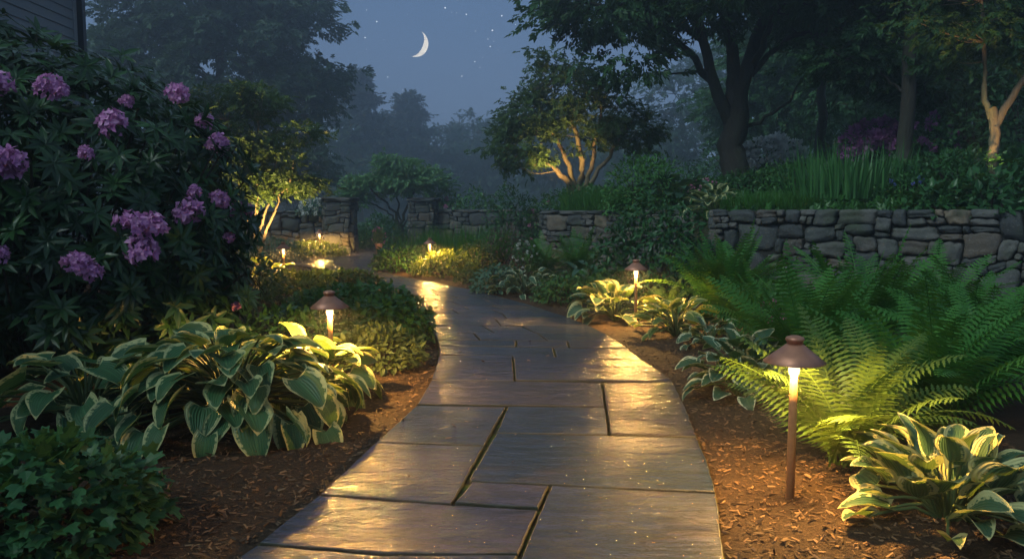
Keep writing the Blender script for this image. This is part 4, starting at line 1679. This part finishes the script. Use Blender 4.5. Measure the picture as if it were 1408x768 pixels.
# ------------------------------------------------------------------ rhododendron
def rhododendron():
    rng = np.random.default_rng(77)
    c = np.array([-3.95, 6.6, 0])
    root = thing('rhododendron', 'huge dark rhododendron with purple flower trusses filling the left side', 'shrub', tuple(c))
    lob = [((0, 0, 1.35), (1.75, 1.5, 1.25)), ((-.9, .2, 1.9), (1.3, 1.3, 1.15)), ((.66, -.1, 1.0), (1.1, 1.3, .85)), ((-1.2, -.3, 1.0), (1.3, 1.4, 1.0)), ((.7, .2, .55), (1.0, 1.2, .55)), ((.55, .3, 1.75), (1.0, 1.0, .55)), ((-2.2, 0, 1.6), (1.2, 1.4, 1.6)), ((-1.95, .3, 2.6), (1.25, 1.2, 1.0))]
    g, s = G(), G()
    tips = []
    vol = np.array([l[1][0] * l[1][1] * l[1][2] for l in lob]) ** .67
    vol /= vol.sum()

    def inside(p, k):
        for i, (lc, lr) in enumerate(lob):
            if i != k and (((p - lc) / np.array(lr)) ** 2).sum() < .72:
                return True
        return False
    while len(tips) < 1650:
        k = rng.choice(len(lob), p=vol)
        lc, lr = np.array(lob[k][0]), np.array(lob[k][1])
        d = nrm(rng.normal(size=3))
        if d[1] > .5 and rng.random() < .8:
            continue
        p = lc + d * lr * rng.uniform(.80, 1.06)
        if p[2] < .12 or inside(p, k):
            continue
        ax = nrm(d * np.array([1, 1, .6]) + np.array([0, 0, .55]) + rng.normal(size=3) * .25)
        tips.append((p, ax))
    for i in range(1500):                                    # inner leaves, older and drooping
        k = rng.choice(len(lob), p=vol)
        p = np.array(lob[k][0]) + nrm(rng.normal(size=3)) * np.array(lob[k][1]) * rng.uniform(.5, .9)
        if p[2] > .1:
            tips.append((p, nrm(rng.normal(size=3) * .5 + np.array([0, -.3, .6]))))
    for p, ax in tips:
        k = rng.integers(7, 12)
        a = np.arange(k) * 2 * PI / k + rng.uniform(0, 6)
        e1 = nrm(np.cross(ax, np.array([.3, .9, .1])))
        e2 = np.cross(ax, e1)
        open_ = rng.uniform(.15, .75)
        d = np.cos(a)[:, None] * e1 + np.sin(a)[:, None] * e2 + ax * (open_ + rng.normal(size=k)[:, None] * .14) + np.array([0, 0, -.12])
        pos = p - ax * .02 * rng.random(k)[:, None]
        tn = rng.uniform(0, .6) + (.3 if open_ > .55 else 0)
        scatter(g, LEAF_LONG, pos, d, ax + rng.normal(size=(k, 3)) * .12, .155 * rng.uniform(.7, 1.2, k), np.clip(tn + rng.normal(size=k) * .12, 0, 1))
    for p, ax in tips[:1550:5]:
        q = p * np.array([.55, .55, .45])
        tube(s, curve_pts([q, (p + q) / 2 - np.array([0, 0, .06]), p - ax * .05, p], 6), np.linspace(.012, .005, 6), 4, cap=False)
    for i in range(9):
        a = i * .7
        e_ = np.array([math.cos(a) * 1.0 - .3, math.sin(a) * .7, 1.1 + .3 * (i % 3)])
        tube(s, curve_pts([(math.cos(a) * .12, math.sin(a) * .12, -.05), e_ * np.array([.4, .5, .45]), e_], 8), np.linspace(.05, .015, 8), 6)
    obj('foliage', g, MAT['rhodo'], root)
    obj('stem', s, MAT['twig'], root)
    # trusses: a ball of ruffled funnel flowers
    var = []
    for q in range(4):
        fg = G()
        fl = 30
        pd_ = []
        for i in range(fl):
            zz = 1 - 1.55 * (i + .5) / fl
            th = i * 2.39996
            rr = math.sqrt(max(0, 1 - zz * zz))
            pd_.append((rr * math.cos(th), rr * math.sin(th), zz))
        for d in nrm(np.array(pd_) + rng.normal(size=(fl, 3)) * .12):
            e1 = nrm(np.cross(d, np.array([.2, .5, .8])))
            e2 = np.cross(d, e1)
            p0 = d * .025
            th = np.arange(5) * 2 * PI / 5 + rng.uniform(0, 6)
            pet = np.cos(th)[:, None] * e1 + np.sin(th)[:, None] * e2
            tn = rng.uniform(0, .7)
            rr_ = rng.uniform(.028, .056)
            scatter(fg, t_leaf6(.62, .12, .28), np.repeat((p0 + d * rr_)[None], 5, 0), pet * .85 + d * rng.uniform(.5, 1.3) + rng.normal(size=(5, 3)) * .22, d - pet * .5 + rng.normal(size=(5, 3)) * .25, .040 * rng.uniform(.7, 1.25, 5), np.clip(tn + rng.normal(size=5) * .2, 0, 1))
            tube(fg, [p0 * .2, p0 + d * .03], [.003, .008], 5, tint=tn, cap=False)
        var.append(fg.mesh('flower_truss', MAT['purple']))
    TR = [(5, 118, .9), (75, 122, .9), (90, 128, .6), (161, 172, 1.0), (249, 131, .8), (285, 168, .65), (303, 200, .85), (22, 226, 1.0), (2, 222, .9), (186, 310, 1.05), (216, 312, .95), (200, 345, 1.1), (265, 292, 1.0), (112, 362, .85), (130, 372, .75), (336, 290, .85), (306, 275, .7), (8, 350, .6),
          (124, 212, .5), (318, 327, .45), (328, 420, .4), (180, 141, .5), (272, 264, .5)]
    for i, (u, v, s_) in enumerate(TR):
        best = None
        for Y in np.arange(4.7, 7.6, .04):                  # the first point of the bush along that sight line
            p = np.array(at(u, v, Y)) - c
            if any((((p - lc) / np.array(lr)) ** 2).sum() < 1.0 for lc, lr in lob):
                best = p
                break
        if best is None:
            best = np.array(at(u, v, 6.2)) - c
        best = best + np.array([0, -.06, 0])
        o = link('flower_truss', var[i % 4], root, tuple(best))
        o.rotation_euler = (rng.uniform(.2, .8), rng.uniform(-.4, .4), rng.uniform(0, 6))
        o.scale = (1.15 * s_,) * 3


rhododendron()

# ------------------------------------------------------------------ hostas and ferns
UPR = [HOSTA[0], HOSTA[2], HOSTA_LANCE[0], HOSTA_LANCE[2]]
hosta('large green hosta with cream leaf edges spreading below the rhododendron', gnd(318, 582), 165, .225, 'hosta', 101, .82, .54, (38, -55))
hosta('hosta brightly lit yellow right beside the path light left of the path', gnd(424, 548), 40, .22, 'hosta_gold', 102, .50, .40, (50, -25))
hosta('dim hosta half hidden in shade at the left edge, beside the large cream-edged one', gnd(120, 585), 46, .24, 'hosta', 103, .62, .42, (35, -45))
hosta('cream-margined hosta with upright leaves in the bottom right corner', Vector((1.82, 3.25, 0)), 62, .20, 'hosta_wide', 104, .40, .30, (75, 12), UPR)
hosta('dark green hosta with thin pale edges behind the nearest path light', gnd(1020, 545), 62, .18, 'hosta_edge', 105, .42, .40, (60, -15))
hosta('lit hosta just right of the second path light', gnd(930, 462), 48, .19, 'hosta_gold', 106, .46, .34, (60, -10), HOSTA + HOSTA_LANCE)
hosta('lit hosta left of the second path light at the bed edge', gnd(846, 440), 48, .22, 'hosta_wide', 107, .55, .38, (60, -15))
hosta('small white-edged hosta farther up the right bed', gnd(722, 405), 50, .19, 'hosta_edge', 108, .62, .38, (50, -20), HOSTA_LANCE)
hosta('small hosta by the base of the large fern clump', gnd(975, 478), 26, .15, 'hosta_edge', 109, .3, .26, (60, -15))
hosta('pale gold hosta leaf clump beside the small left path light', gnd(372, 394), 26, .2, 'hosta_gold', 110, .5, .42, (50, -20))
hosta('bright hosta on the terrace right behind the end of the boulder wall', terr(982, 265, 13.9), 44, .22, 'hosta_wide', 111, .55, .5, (55, -15))
hosta('blue-green large-leaved hosta on the terrace below the round bush', terr(928, 250, 15.6), 44, .32, 'hosta_green', 112, .8, .75, (50, -25))
hosta('drooping long-leaved hosta under the big dark bush', gnd(812, 402), 26, .26, 'hosta_green', 113, .6, .45, (50, -25), HOSTA_LANCE)

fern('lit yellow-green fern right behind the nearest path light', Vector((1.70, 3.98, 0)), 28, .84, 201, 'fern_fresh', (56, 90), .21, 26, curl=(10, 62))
FERNS = [(2.55, 4.75, 1.0, 'tall dark fern at the right edge behind the corner hosta'),
         (2.15, 5.75, .98, 'tall fern behind the lit one, in front of the boulder wall'),
         (3.25, 5.55, 1.05, 'tall fern at the far right edge of the fern bank'),
         (3.05, 6.9, 1.08, 'tall fern highest against the boulder wall'),
         (3.95, 6.6, 1.02, 'fern at the back right corner below the boulder wall'),
         (2.35, 7.2, .8, 'lower fern between the pink flowered plant and the boulder wall'),
         (4.35, 8.2, 1.05, 'fern at the foot of the boulder wall, furthest right')]
fb = fern(FERNS[0][3], Vector((FERNS[0][0], FERNS[0][1], 0)), 26, 1.02, 202, 'fern', (62, 86), .19, 26, curl=(12, 64), group='ferns below the boulder wall')
fc = None
for i, (x, y, s_, lab) in enumerate(FERNS[1:]):
    if fc is None:
        fc = fern(lab, Vector((x, y, 0)), 28, 1.05, 203, 'fern', (66, 88), .18, 26, curl=(10, 58), group='ferns below the boulder wall')
        fc.scale = (s_,) * 3
    else:
        dup(fb if i % 2 else fc, (x, y, 0), i * 1.9, s_, lab)
fern('large feathery fern clump behind the second path light, reddish at its base', gnd(1000, 448), 52, 1.12, 205, 'fern', (70, 90), .15, 26, curl=(5, 50))
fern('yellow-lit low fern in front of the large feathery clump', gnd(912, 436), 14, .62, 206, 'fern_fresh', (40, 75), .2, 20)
fd = fern('fern with upright fronds left of the big dark bush', gnd(795, 388), 22, 1.0, 207, 'fern', (66, 88), .18, 22, curl=(10, 55), group='ferns in the middle of the right bed')
dup(fd, gnd(745, 388), 2.2, .9, 'arching fern beside the white flowered plant')
dup(fd, gnd(680, 372), 4.0, .95, 'fern behind the dark red shrub')

# ------------------------------------------------------------------ shrubs and mounds, right bed
shrub('viburnum', 'big dark loose bush hiding the gap between the two right-hand walls', gnd(900, 412), (.92, .8, 1.5), 3400, .11, 'shrub_dark', 301, stems=11, lobes=8, jitter=.7)
shrub('yew_bush', 'dark rounded bush above the low wall, left of the uplit tree', Vector((at(708, 290, 21).x, 21, 0)), (.85, .8, 1.95), 2600, .11, 'shrub_dark', 302, lobes=7)
shrub('spreading_shrub', 'mid green shrub beyond the low wall, right of the gateway', Vector((at(660, 280, 29).x, 29, 0)), (1.3, 1.1, 2.2), 1800, .17, 'shrub', 303)
shrub('spreading_shrub', 'soft shrub just right of the right gateway pillar, beyond the wall', Vector((at(622, 280, 31).x, 31, 0)), (.9, .9, 1.95), 1100, .17, 'bush_green', 304, flowers=('pink', 5, .12))
shrub('barberry', 'dark reddish shrub in the middle of the right bed', gnd(697, 372), (.62, .6, .95), 1700, .07, 'barberry', 305)
shrub('flowering_perennial', 'plant with small white flowers in front of the dark red shrub', gnd(722, 392), (.32, .3, .82), 700, .07, 'shrub_dark', 306, 'flowering plant', flowers=('white', 20, .035))
shrub('flowering_perennial', 'plant with faint pink flower heads beside the variegated hosta', gnd(1062, 495), (.30, .3, .62), 800, .07, 'shrub', 307, 'flowering plant', flowers=('pink', 14, .045))
shrub('foliage_mound', 'bluish green mound at the bed edge left of the white-edged hosta', gnd(682, 403), (.42, .36, .46), 900, .085, 'blue', 308, 'perennial')
shrub('foliage_mound', 'fine leaved green mound between the white-edged and the lit hosta', gnd(778, 416), (.48, .42, .42), 1200, .075, 'mound', 309, 'perennial')
shrub('foliage_mound', 'green mound touching the left lit hosta', gnd(826, 418), (.36, .36, .42), 800, .08, 'mound', 310, 'perennial')
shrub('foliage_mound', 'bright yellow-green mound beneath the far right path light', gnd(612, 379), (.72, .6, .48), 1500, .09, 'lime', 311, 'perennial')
shrub('foliage_mound', 'olive upright mound right of the far path light', gnd(658, 375), (.42, .4, .72), 1000, .08, 'olive', 312, 'perennial')
shrub('round_shrub', 'rounded green shrub at the tip of the bed inside the path bend', gnd(546, 373), (.58, .55, .66), 1300, .10, 'shrub', 313)
shrub('foliage_mound', 'tiny rounded mound at the mulch edge below the far path light', gnd(644, 390), (.26, .25, .26), 500, .06, 'olive', 314, 'perennial')
grassy('feathery_plant', 'tall feathery green plant behind the far right path light', gnd(640, 365), 900, .75, 1.0, .016, 315, 'fern', 'perennial', .35, .7, 1.3)
grassy('feathery_plant', 'feathery green tuft by the right gateway pillar', gnd(585, 356), 420, .5, .85, .018, 316, 'fern', 'perennial', .3, .6, 1.3)
shrub('foliage_mound', 'green mound filling the bed below the uplit tree wall', gnd(760, 362), (.9, .6, .7), 1400, .09, 'shrub', 317, 'perennial')
shrub('foliage_mound', 'dark mound between the big fern clump and the boulder wall end', gnd(960, 405), (.7, .6, .8), 1300, .09, 'shrub_dark', 318, 'perennial')
shrub('foliage_mound', 'dark leafy mound under the tall ferns beside the pink flowered plant', gnd(1110, 470), (.6, .5, .5), 1200, .08, 'shrub_dark', 319, 'perennial')

# ------------------------------------------------------------------ left bed
shrub('columbine', 'low bushy plant with lobed leaves in the bottom left corner', Vector((-1.84, 3.02, 0)), (.44, .42, .43), 1300, .075, 'columbine', 320, 'perennial', LOBED, jitter=.45)
shrub('cranesbill_mound', 'dark green groundcover mound at the inside of the path curve', gnd(486, 444), (.90, .72, .42), 3000, .075, 'mound', 321, 'perennial', LOBED)
shrub('cranesbill_mound', 'green mound bulging towards the path above the lit leafy patch', gnd(533, 474), (.42, .5, .46), 1400, .07, 'mound', 322, 'perennial', LOBED)
shrub('groundcover_mound', 'olive leafy patch lit by the left path light', gnd(515, 506), (.40, .36, .36), 1200, .07, 'olive', 323, 'perennial')
shrub('groundcover_mound', 'dark low leafy plant behind the lit hosta under the rhododendron', gnd(395, 500), (.5, .4, .5), 1100, .09, 'shrub_dark', 324, 'perennial')
shrub('gold_leaved_shrub', 'shrub with gold-green leaves by the small left path light', gnd(412, 402), (.62, .45, .34), 1500, .085, 'lime', 325, 'shrub')
shrub('groundcover_mound', 'green plants right of the gold-leaved shrub along the path', gnd(462, 392), (.8, .45, .25), 1300, .08, 'mound', 326, 'perennial', LOBED)
shrub('variegated_shrub', 'grey-green shrub below the left garden wall', gnd(378, 359), (.85, .6, .55), 1500, .10, 'blue', 327, 'shrub')
shrub('groundcover_mound', 'lit yellow-green plants around the tiny distant path light', gnd(432, 353), (.95, .5, .42), 1500, .10, 'lime', 328, 'perennial')
shrub('climbing_hydrangea', 'white flowered plant spilling over the left garden wall', Vector((at(432, 285, YG + .1).x, YG + .15, 1.1)), (.55, .45, .62), 700, .09, 'blue', 329, 'shrub', flowers=('white', 30, .11))
shrub('azalea', 'dark loose shrub below the gold-lit tree at left', gnd(325, 420), (.7, .55, .7), 1500, .09, 'shrub_dark', 330)

# beyond the gate
shrub('round_shrub', 'round dark bush beyond the gateway, left of the domed tree trunk', Vector((at(522, 290, 30).x, 30, 0)), (.85, .8, 1.3), 1300, .14, 'shrub', 340)
shrub('low_hedge', 'low leafy hedge beyond the gateway under the domed tree', Vector((at(555, 300, 33).x, 33, 0)), (1.7, .7, .75), 1500, .14, 'mound', 341, 'hedge')
shrub('round_shrub', 'shrub on the left of the path just beyond the gateway', Vector((at(494, 320, 26.8).x - .1, 26.8, 0)), (.55, .6, .85), 900, .12, 'shrub_dark', 342)
p = gnd(521, 345)
pot = thing('flower_pot', 'small pale pot with a lit flowering plant by the gateway path', 'flower pot', p)
pot.scale = (.62,) * 3
pg = G()
lathe(pg, [(.13, 0), (.20, .33), (.22, .34), (.22, .40), (.19, .40), (.18, .34)], 18)
obj('pot', pg, MAT['terracotta'], pot, True)
pf = G()
rg = np.random.default_rng(9)
d_ = nrm(rg.normal(size=(260, 3)) + np.array([0, 0, .5]))
scatter(pf, LEAF, d_ * np.array([.3, .3, .45]) * rg.uniform(.4, 1, (260, 1)) + np.array([0, 0, .7]), d_ + rg.normal(size=(260, 3)) * .5, d_ + np.array([0, 0, .5]), .11, rg.random(260))
obj('plant', pf, MAT['lime'], pot)
pf = G()
scatter(pf, t_leaf6(.8), d_[:50] * np.array([.32, .32, .48]) + np.array([0, 0, .74]), d_[:50], rg.normal(size=(50, 3)), .09, rg.random(50))
obj('blossom', pf, MAT['pink'], pot)
ld = bpy.data.lights.new('pot_uplight', 'SPOT')
ld.energy, ld.color, ld.spot_size, ld.shadow_soft_size = 16, (1, .6, .25), R(80), .03
lo = link('pot_uplight', ld)
lo.location = (p.x + .25, p.y - .9, .08)
lo.rotation_euler = (lo.location - Vector((p.x, p.y, .5))).to_track_quat('Z', 'Y').to_euler()

# ------------------------------------------------------------------ terrace plants
shrub('rounded_bush', 'bright green rounded bush on the terrace under the maple crown', terr(888, 240, 15.8), (.88, .8, 1.25), 3000, .095, 'bush_green', 401, lobes=8)
shrub('rhododendron', 'white flowered rhododendron behind the maple trunk', terr(1058, 215, 23.5), (1.15, 1.0, 1.15), 1400, .13, 'shrub_dark', 402, flowers=('white', 90, .27))
shrub('rhododendron', 'pink-purple flowered rhododendron on the terrace in front of the dark wood', terr(1200, 195, 19), (.9, .8, .95), 1200, .12, 'shrub_dark', 403, flowers=('magenta', 64, .24))
shrub('rhododendron', 'dim purple flowered shrub left of the gold-lit trunk', terr(1278, 190, 18), (.8, .7, .95), 1000, .12, 'shrub_dark', 404, flowers=('magenta', 16, .15))
grassy('iris_clump', 'tall upright iris leaves on the terrace above the boulder wall', terr(1168, 250, 13.6), 330, .85, .95, .03, 405, 'iris', 'iris clump', .22, .5, 1.3)
grassy('sedge_mound', 'fine soft green grass mound on the terrace left of the iris', terr(1062, 262, 13.4), 1900, .75, .36, .009, 406, 'grass', 'grass mound', .6, 1.0, 1.1)
grassy('sedge_mound', 'fine green grass mound between the bright bush and the uplit tree', terr(838, 265, 17.0), 1300, .85, .6, .013, 407, 'grass', 'grass mound', .5, 1.0, 1.2)
grassy('sedge_mound', 'low sedge along the top of the boulder wall', terr(1235, 272, 11.2), 1300, .8, .26, .008, 408, 'grass', 'grass mound', .6, 1.0, 1.6)
for i, (u, Y, rx, h, lab) in enumerate([(1300, 11.3, .55, .5, 'broad-leaved plant above the boulder wall, left of the far right one'), (1362, 11.0, .6, .62, 'broad-leaved plant above the boulder wall at the far right edge'), (1420, 11.6, .7, .75, 'tall broad-leaved plant cut by the right edge of the photo')]):
    shrub('bergenia', lab, terr(u, 262, Y), (rx, .5, h), 420, .17, 'shrub_dark', 410 + i, 'perennial')
shrub('flowering_perennial', 'small pink flowered plant at the foot of the maple', terr(965, 245, 16.8), (.55, .4, .5), 700, .08, 'shrub', 415, 'flowering plant', flowers=('pink', 9, .10))
shrub('flowering_perennial', 'low plant with a few blue flowers right of the iris', terr(1248, 250, 12.9), (.5, .4, .45), 700, .07, 'shrub', 416, 'flowering plant', flowers=('bluepetal', 9, .045))
shrub('leafy_mound', 'dark leafy mound on the terrace between the sedge and the maple', terr(1030, 240, 17), (.8, .5, .5), 1000, .09, 'shrub_dark', 417, 'perennial')
shrub('leafy_mound', 'green leafy mound between the maple trunk and the iris', terr(1095, 235, 16.5), (.9, .6, .65), 1300, .09, 'shrub', 418, 'perennial')
shrub('leafy_mound', 'shaded mound behind the broad-leaved plants at far right', terr(1320, 230, 13.2), (1.1, .6, .7), 1400, .11, 'shrub_dark', 419, 'perennial')
shrub('leafy_mound', 'green mound on the bank below the uplit multi-stemmed tree', Vector((1.6, 19.6, gz(1.6, 19.6))), (1.0, .8, .55), 1200, .09, 'shrub', 420, 'perennial')
shrub('leafy_mound', 'shrubby growth left of the uplit tree foot, above the wall end', Vector((.75, 20.8, 0)), (.6, .8, 1.7), 1300, .10, 'shrub', 421, 'perennial', flowers=('pink', 8, .09))
for i, (u, Y, rx, h, lab) in enumerate([(1110, 27, 1.6, 2.0, 'understorey shrub in the wood behind the white rhododendron'), (1190, 24, 1.7, 2.2, 'understorey shrub behind the pink rhododendron'), (1270, 22, 1.6, 2.2, 'layered understorey shrub left of the gold-lit trunk'), (1335, 18, 1.3, 1.8, 'understorey shrub behind the gold-lit trunk'), (1410, 17, 1.4, 2.0, 'understorey shrub at the right edge of the wood'), (1010, 30, 2.0, 1.8, 'understorey shrub left behind the maple trunk'), (930, 33, 2.2, 1.6, 'understorey shrub in the mist behind the rounded bush')]):
    shrub('understorey_shrub', lab, terr(u, 240, Y), (rx, rx * .7, h), 1300, .17, 'forest', 430 + i, 'shrub', group='understorey shrubs in the wood')


# ------------------------------------------------------------------ ground litter and low growth
def chips():
    rng = np.random.default_rng(12)
    n = 52000
    x = np.concatenate([rng.uniform(-3.2, 3.4, n), rng.uniform(-4.5, 3.5, n // 2)])
    y = np.concatenate([2.2 + 6.0 * rng.random(n) ** 1.5, rng.uniform(6, 17, n // 2)])
    pd = path_dist(x, y)
    inp = in_poly(x, y, OUTLINE)
    keep = (~inp & (terr_d(x, y) < -.2) & (pd < 1.7) & (pd > .004)) | (inp & ((pd < .05 * rng.random(len(x)) ** 2) | (rng.random(len(x)) < .006)))
    x, y, pd, inp = x[keep], y[keep], pd[keep], inp[keep]
    k = len(x)
    bed = np.clip(pd / .45, 0, 1)
    z = np.array([.035 * mnoise.noise(Vector((a * 2.3, b_ * 2.3, 0))) + .02 * mnoise.noise(Vector((a * 9.43, b_ * 9.43, 0))) for a, b_ in zip(x, y)]) * bed + .02 * bed - .012
    z = np.where(inp, .024, z)
    d = np.c_[rng.normal(size=(k, 2)), rng.normal(size=k) * .25]
    nn = np.c_[rng.normal(size=(k, 2)) * .45, np.ones(k)]
    T = Tpl([(-.5, 0, 0), (.5, .1, 0), (.42, .95, .05), (-.3, 1, 0), (-.45, 0, .22), (.5, .12, .22), (.38, .93, .25), (-.28, 1, .2)], [(4, 5, 6, 7), (0, 1, 5, 4), (1, 2, 6, 5), (2, 3, 7, 6), (3, 0, 4, 7)])
    le = .008 + .034 * rng.random(k) ** 1.5
    sc_ = np.c_[le * rng.uniform(.14, .42, k), le, le * .25]
    g = G()
    scatter(g, T, np.c_[x, y, z + .006], d, nn, sc_, np.clip(rng.beta(1.5, 2.6, k), 0, 1))
    tag(obj('mulch', g, MAT['chip']), 'brown shredded bark mulch covering the beds beside the path', 'mulch', kind='stuff')


def far_woods():
    """the wood that closes the view all round, one mass in the mist"""
    rng = np.random.default_rng(14)
    n = 52000
    a = rng.uniform(R(20), R(160), n)
    r = rng.uniform(146, 164, n)
    x, y = np.cos(a) * r, np.sin(a) * r
    top = 11.0 + 3.0 * np.sin(a * 23) + 1.6 * np.sin(a * 51 + 1) + np.where(a < R(70), 5, 0)
    z = np.abs(rng.random(n)) ** .9 * top + hgt(x, y)
    d = np.c_[rng.normal(size=(n, 2)), rng.normal(size=n) * .5 + .2]
    g = G()
    for j, T in enumerate(SPRAYS):
        m = np.arange(n) % 4 == j
        k = m.sum()
        scatter(g, T, np.c_[x, y, z][m], d[m], rng.normal(size=(k, 3)) * .6 + np.array([0, 0, 1]), rng.uniform(1.8, 3.2, k), rng.random(k))
    tag(obj('far_woods', g, MAT['misty']), 'faint far wood closing the view in the mist', 'wood', kind='stuff')


def low_growth():
    """short ground cover on the terrace and beyond the gate"""
    rng = np.random.default_rng(13)
    n = 26000
    x = np.concatenate([rng.uniform(.5, 14, n), rng.uniform(-12, 4, n // 2)])
    y = np.concatenate([rng.uniform(9, 26, n), rng.uniform(26.5, 50, n // 2)])
    td = terr_d(x, y)
    keep = ((td > .25) | (y > 26.9)) & ~in_poly(x, y, OUTLINE)
    x, y = x[keep], y[keep]
    k = len(x)
    z = hgt(x, y)
    d = np.c_[rng.normal(size=(k, 2)), rng.uniform(.2, 1.4, k)]
    g = G()
    scatter(g, SPRAYS[0], np.c_[x, y, z], d, rng.normal(size=(k, 3)) + np.array([0, 0, 1]), rng.uniform(.12, .28, k), rng.random(k))
    tag(obj('undergrowth', g, MAT['shrub']), 'low green ground cover on the terrace and beyond the gateway', 'ground cover', kind='stuff')


chips()
low_growth()
far_woods()


# ------------------------------------------------------------------ moon: the lit lune of a far sphere
def moon():
    Yd = 2600.0
    c = at(571, 60, Yd)
    rad = 17.5 / F_PX * Yd
    g = G()
    nu, nv = 10, 28
    view = (c - Vector((0, 0, CAM_H))).normalized()
    right = view.cross(Vector((0, 0, 1))).normalized()
    up = right.cross(view)
    rot = R(-24)
    ax = right * math.cos(rot) + up * math.sin(rot)        # to the lit limb
    ay = -right * math.sin(rot) + up * math.cos(rot)
    v = []
    for i in range(nv + 1):
        la = -PI / 2 + PI * i / nv
        for j in range(nu + 1):
            lo = R(36) + (R(90) - R(36)) * j / nu + 0
            q = ax * (math.cos(la) * math.sin(lo)) + ay * math.sin(la) - view * (math.cos(la) * math.cos(lo))
            v.append(tuple(q * rad))
    f = [(i * (nu + 1) + j, i * (nu + 1) + j + 1, (i + 1) * (nu + 1) + j + 1, (i + 1) * (nu + 1) + j) for i in range(nv) for j in range(nu)]
    g.add(v, f)
    t = NT('moonlit_surface')
    n = t.noise(.05, 4, .6, t.obj())
    em = t.n('ShaderNodeEmission')
    t.l(t.mix(t.rng(n, .4, .65), (1.0, .93, .80), (.72, .66, .58)), em.inputs['Color'])
    em.inputs['Strength'].default_value = 1.6
    m = t.done(em.outputs[0])
    o = obj('moon', g, m, smooth=True)
    o.location = c
    tag(o, 'pale crescent moon in the dusk sky', 'moon')


moon()


# ------------------------------------------------------------------ haze
def haze():
    g = G()
    box(g, (-260, -260, -1.3), (260, 260, 29))
    m = bpy.data.materials.new('evening_haze')
    m.use_nodes = True
    t = m.node_tree
    t.nodes.clear()
    o = t.nodes.new('ShaderNodeOutputMaterial')
    v = t.nodes.new('ShaderNodeVolumePrincipled')
    v.inputs['Color'].default_value = (.80, .88, 1, 1)
    v.inputs['Density'].default_value = .0058
    v.inputs['Anisotropy'].default_value = .7
    t.links.new(v.outputs[0], o.inputs['Volume'])
    tag(obj('haze', g, m), kind='stuff')


haze()
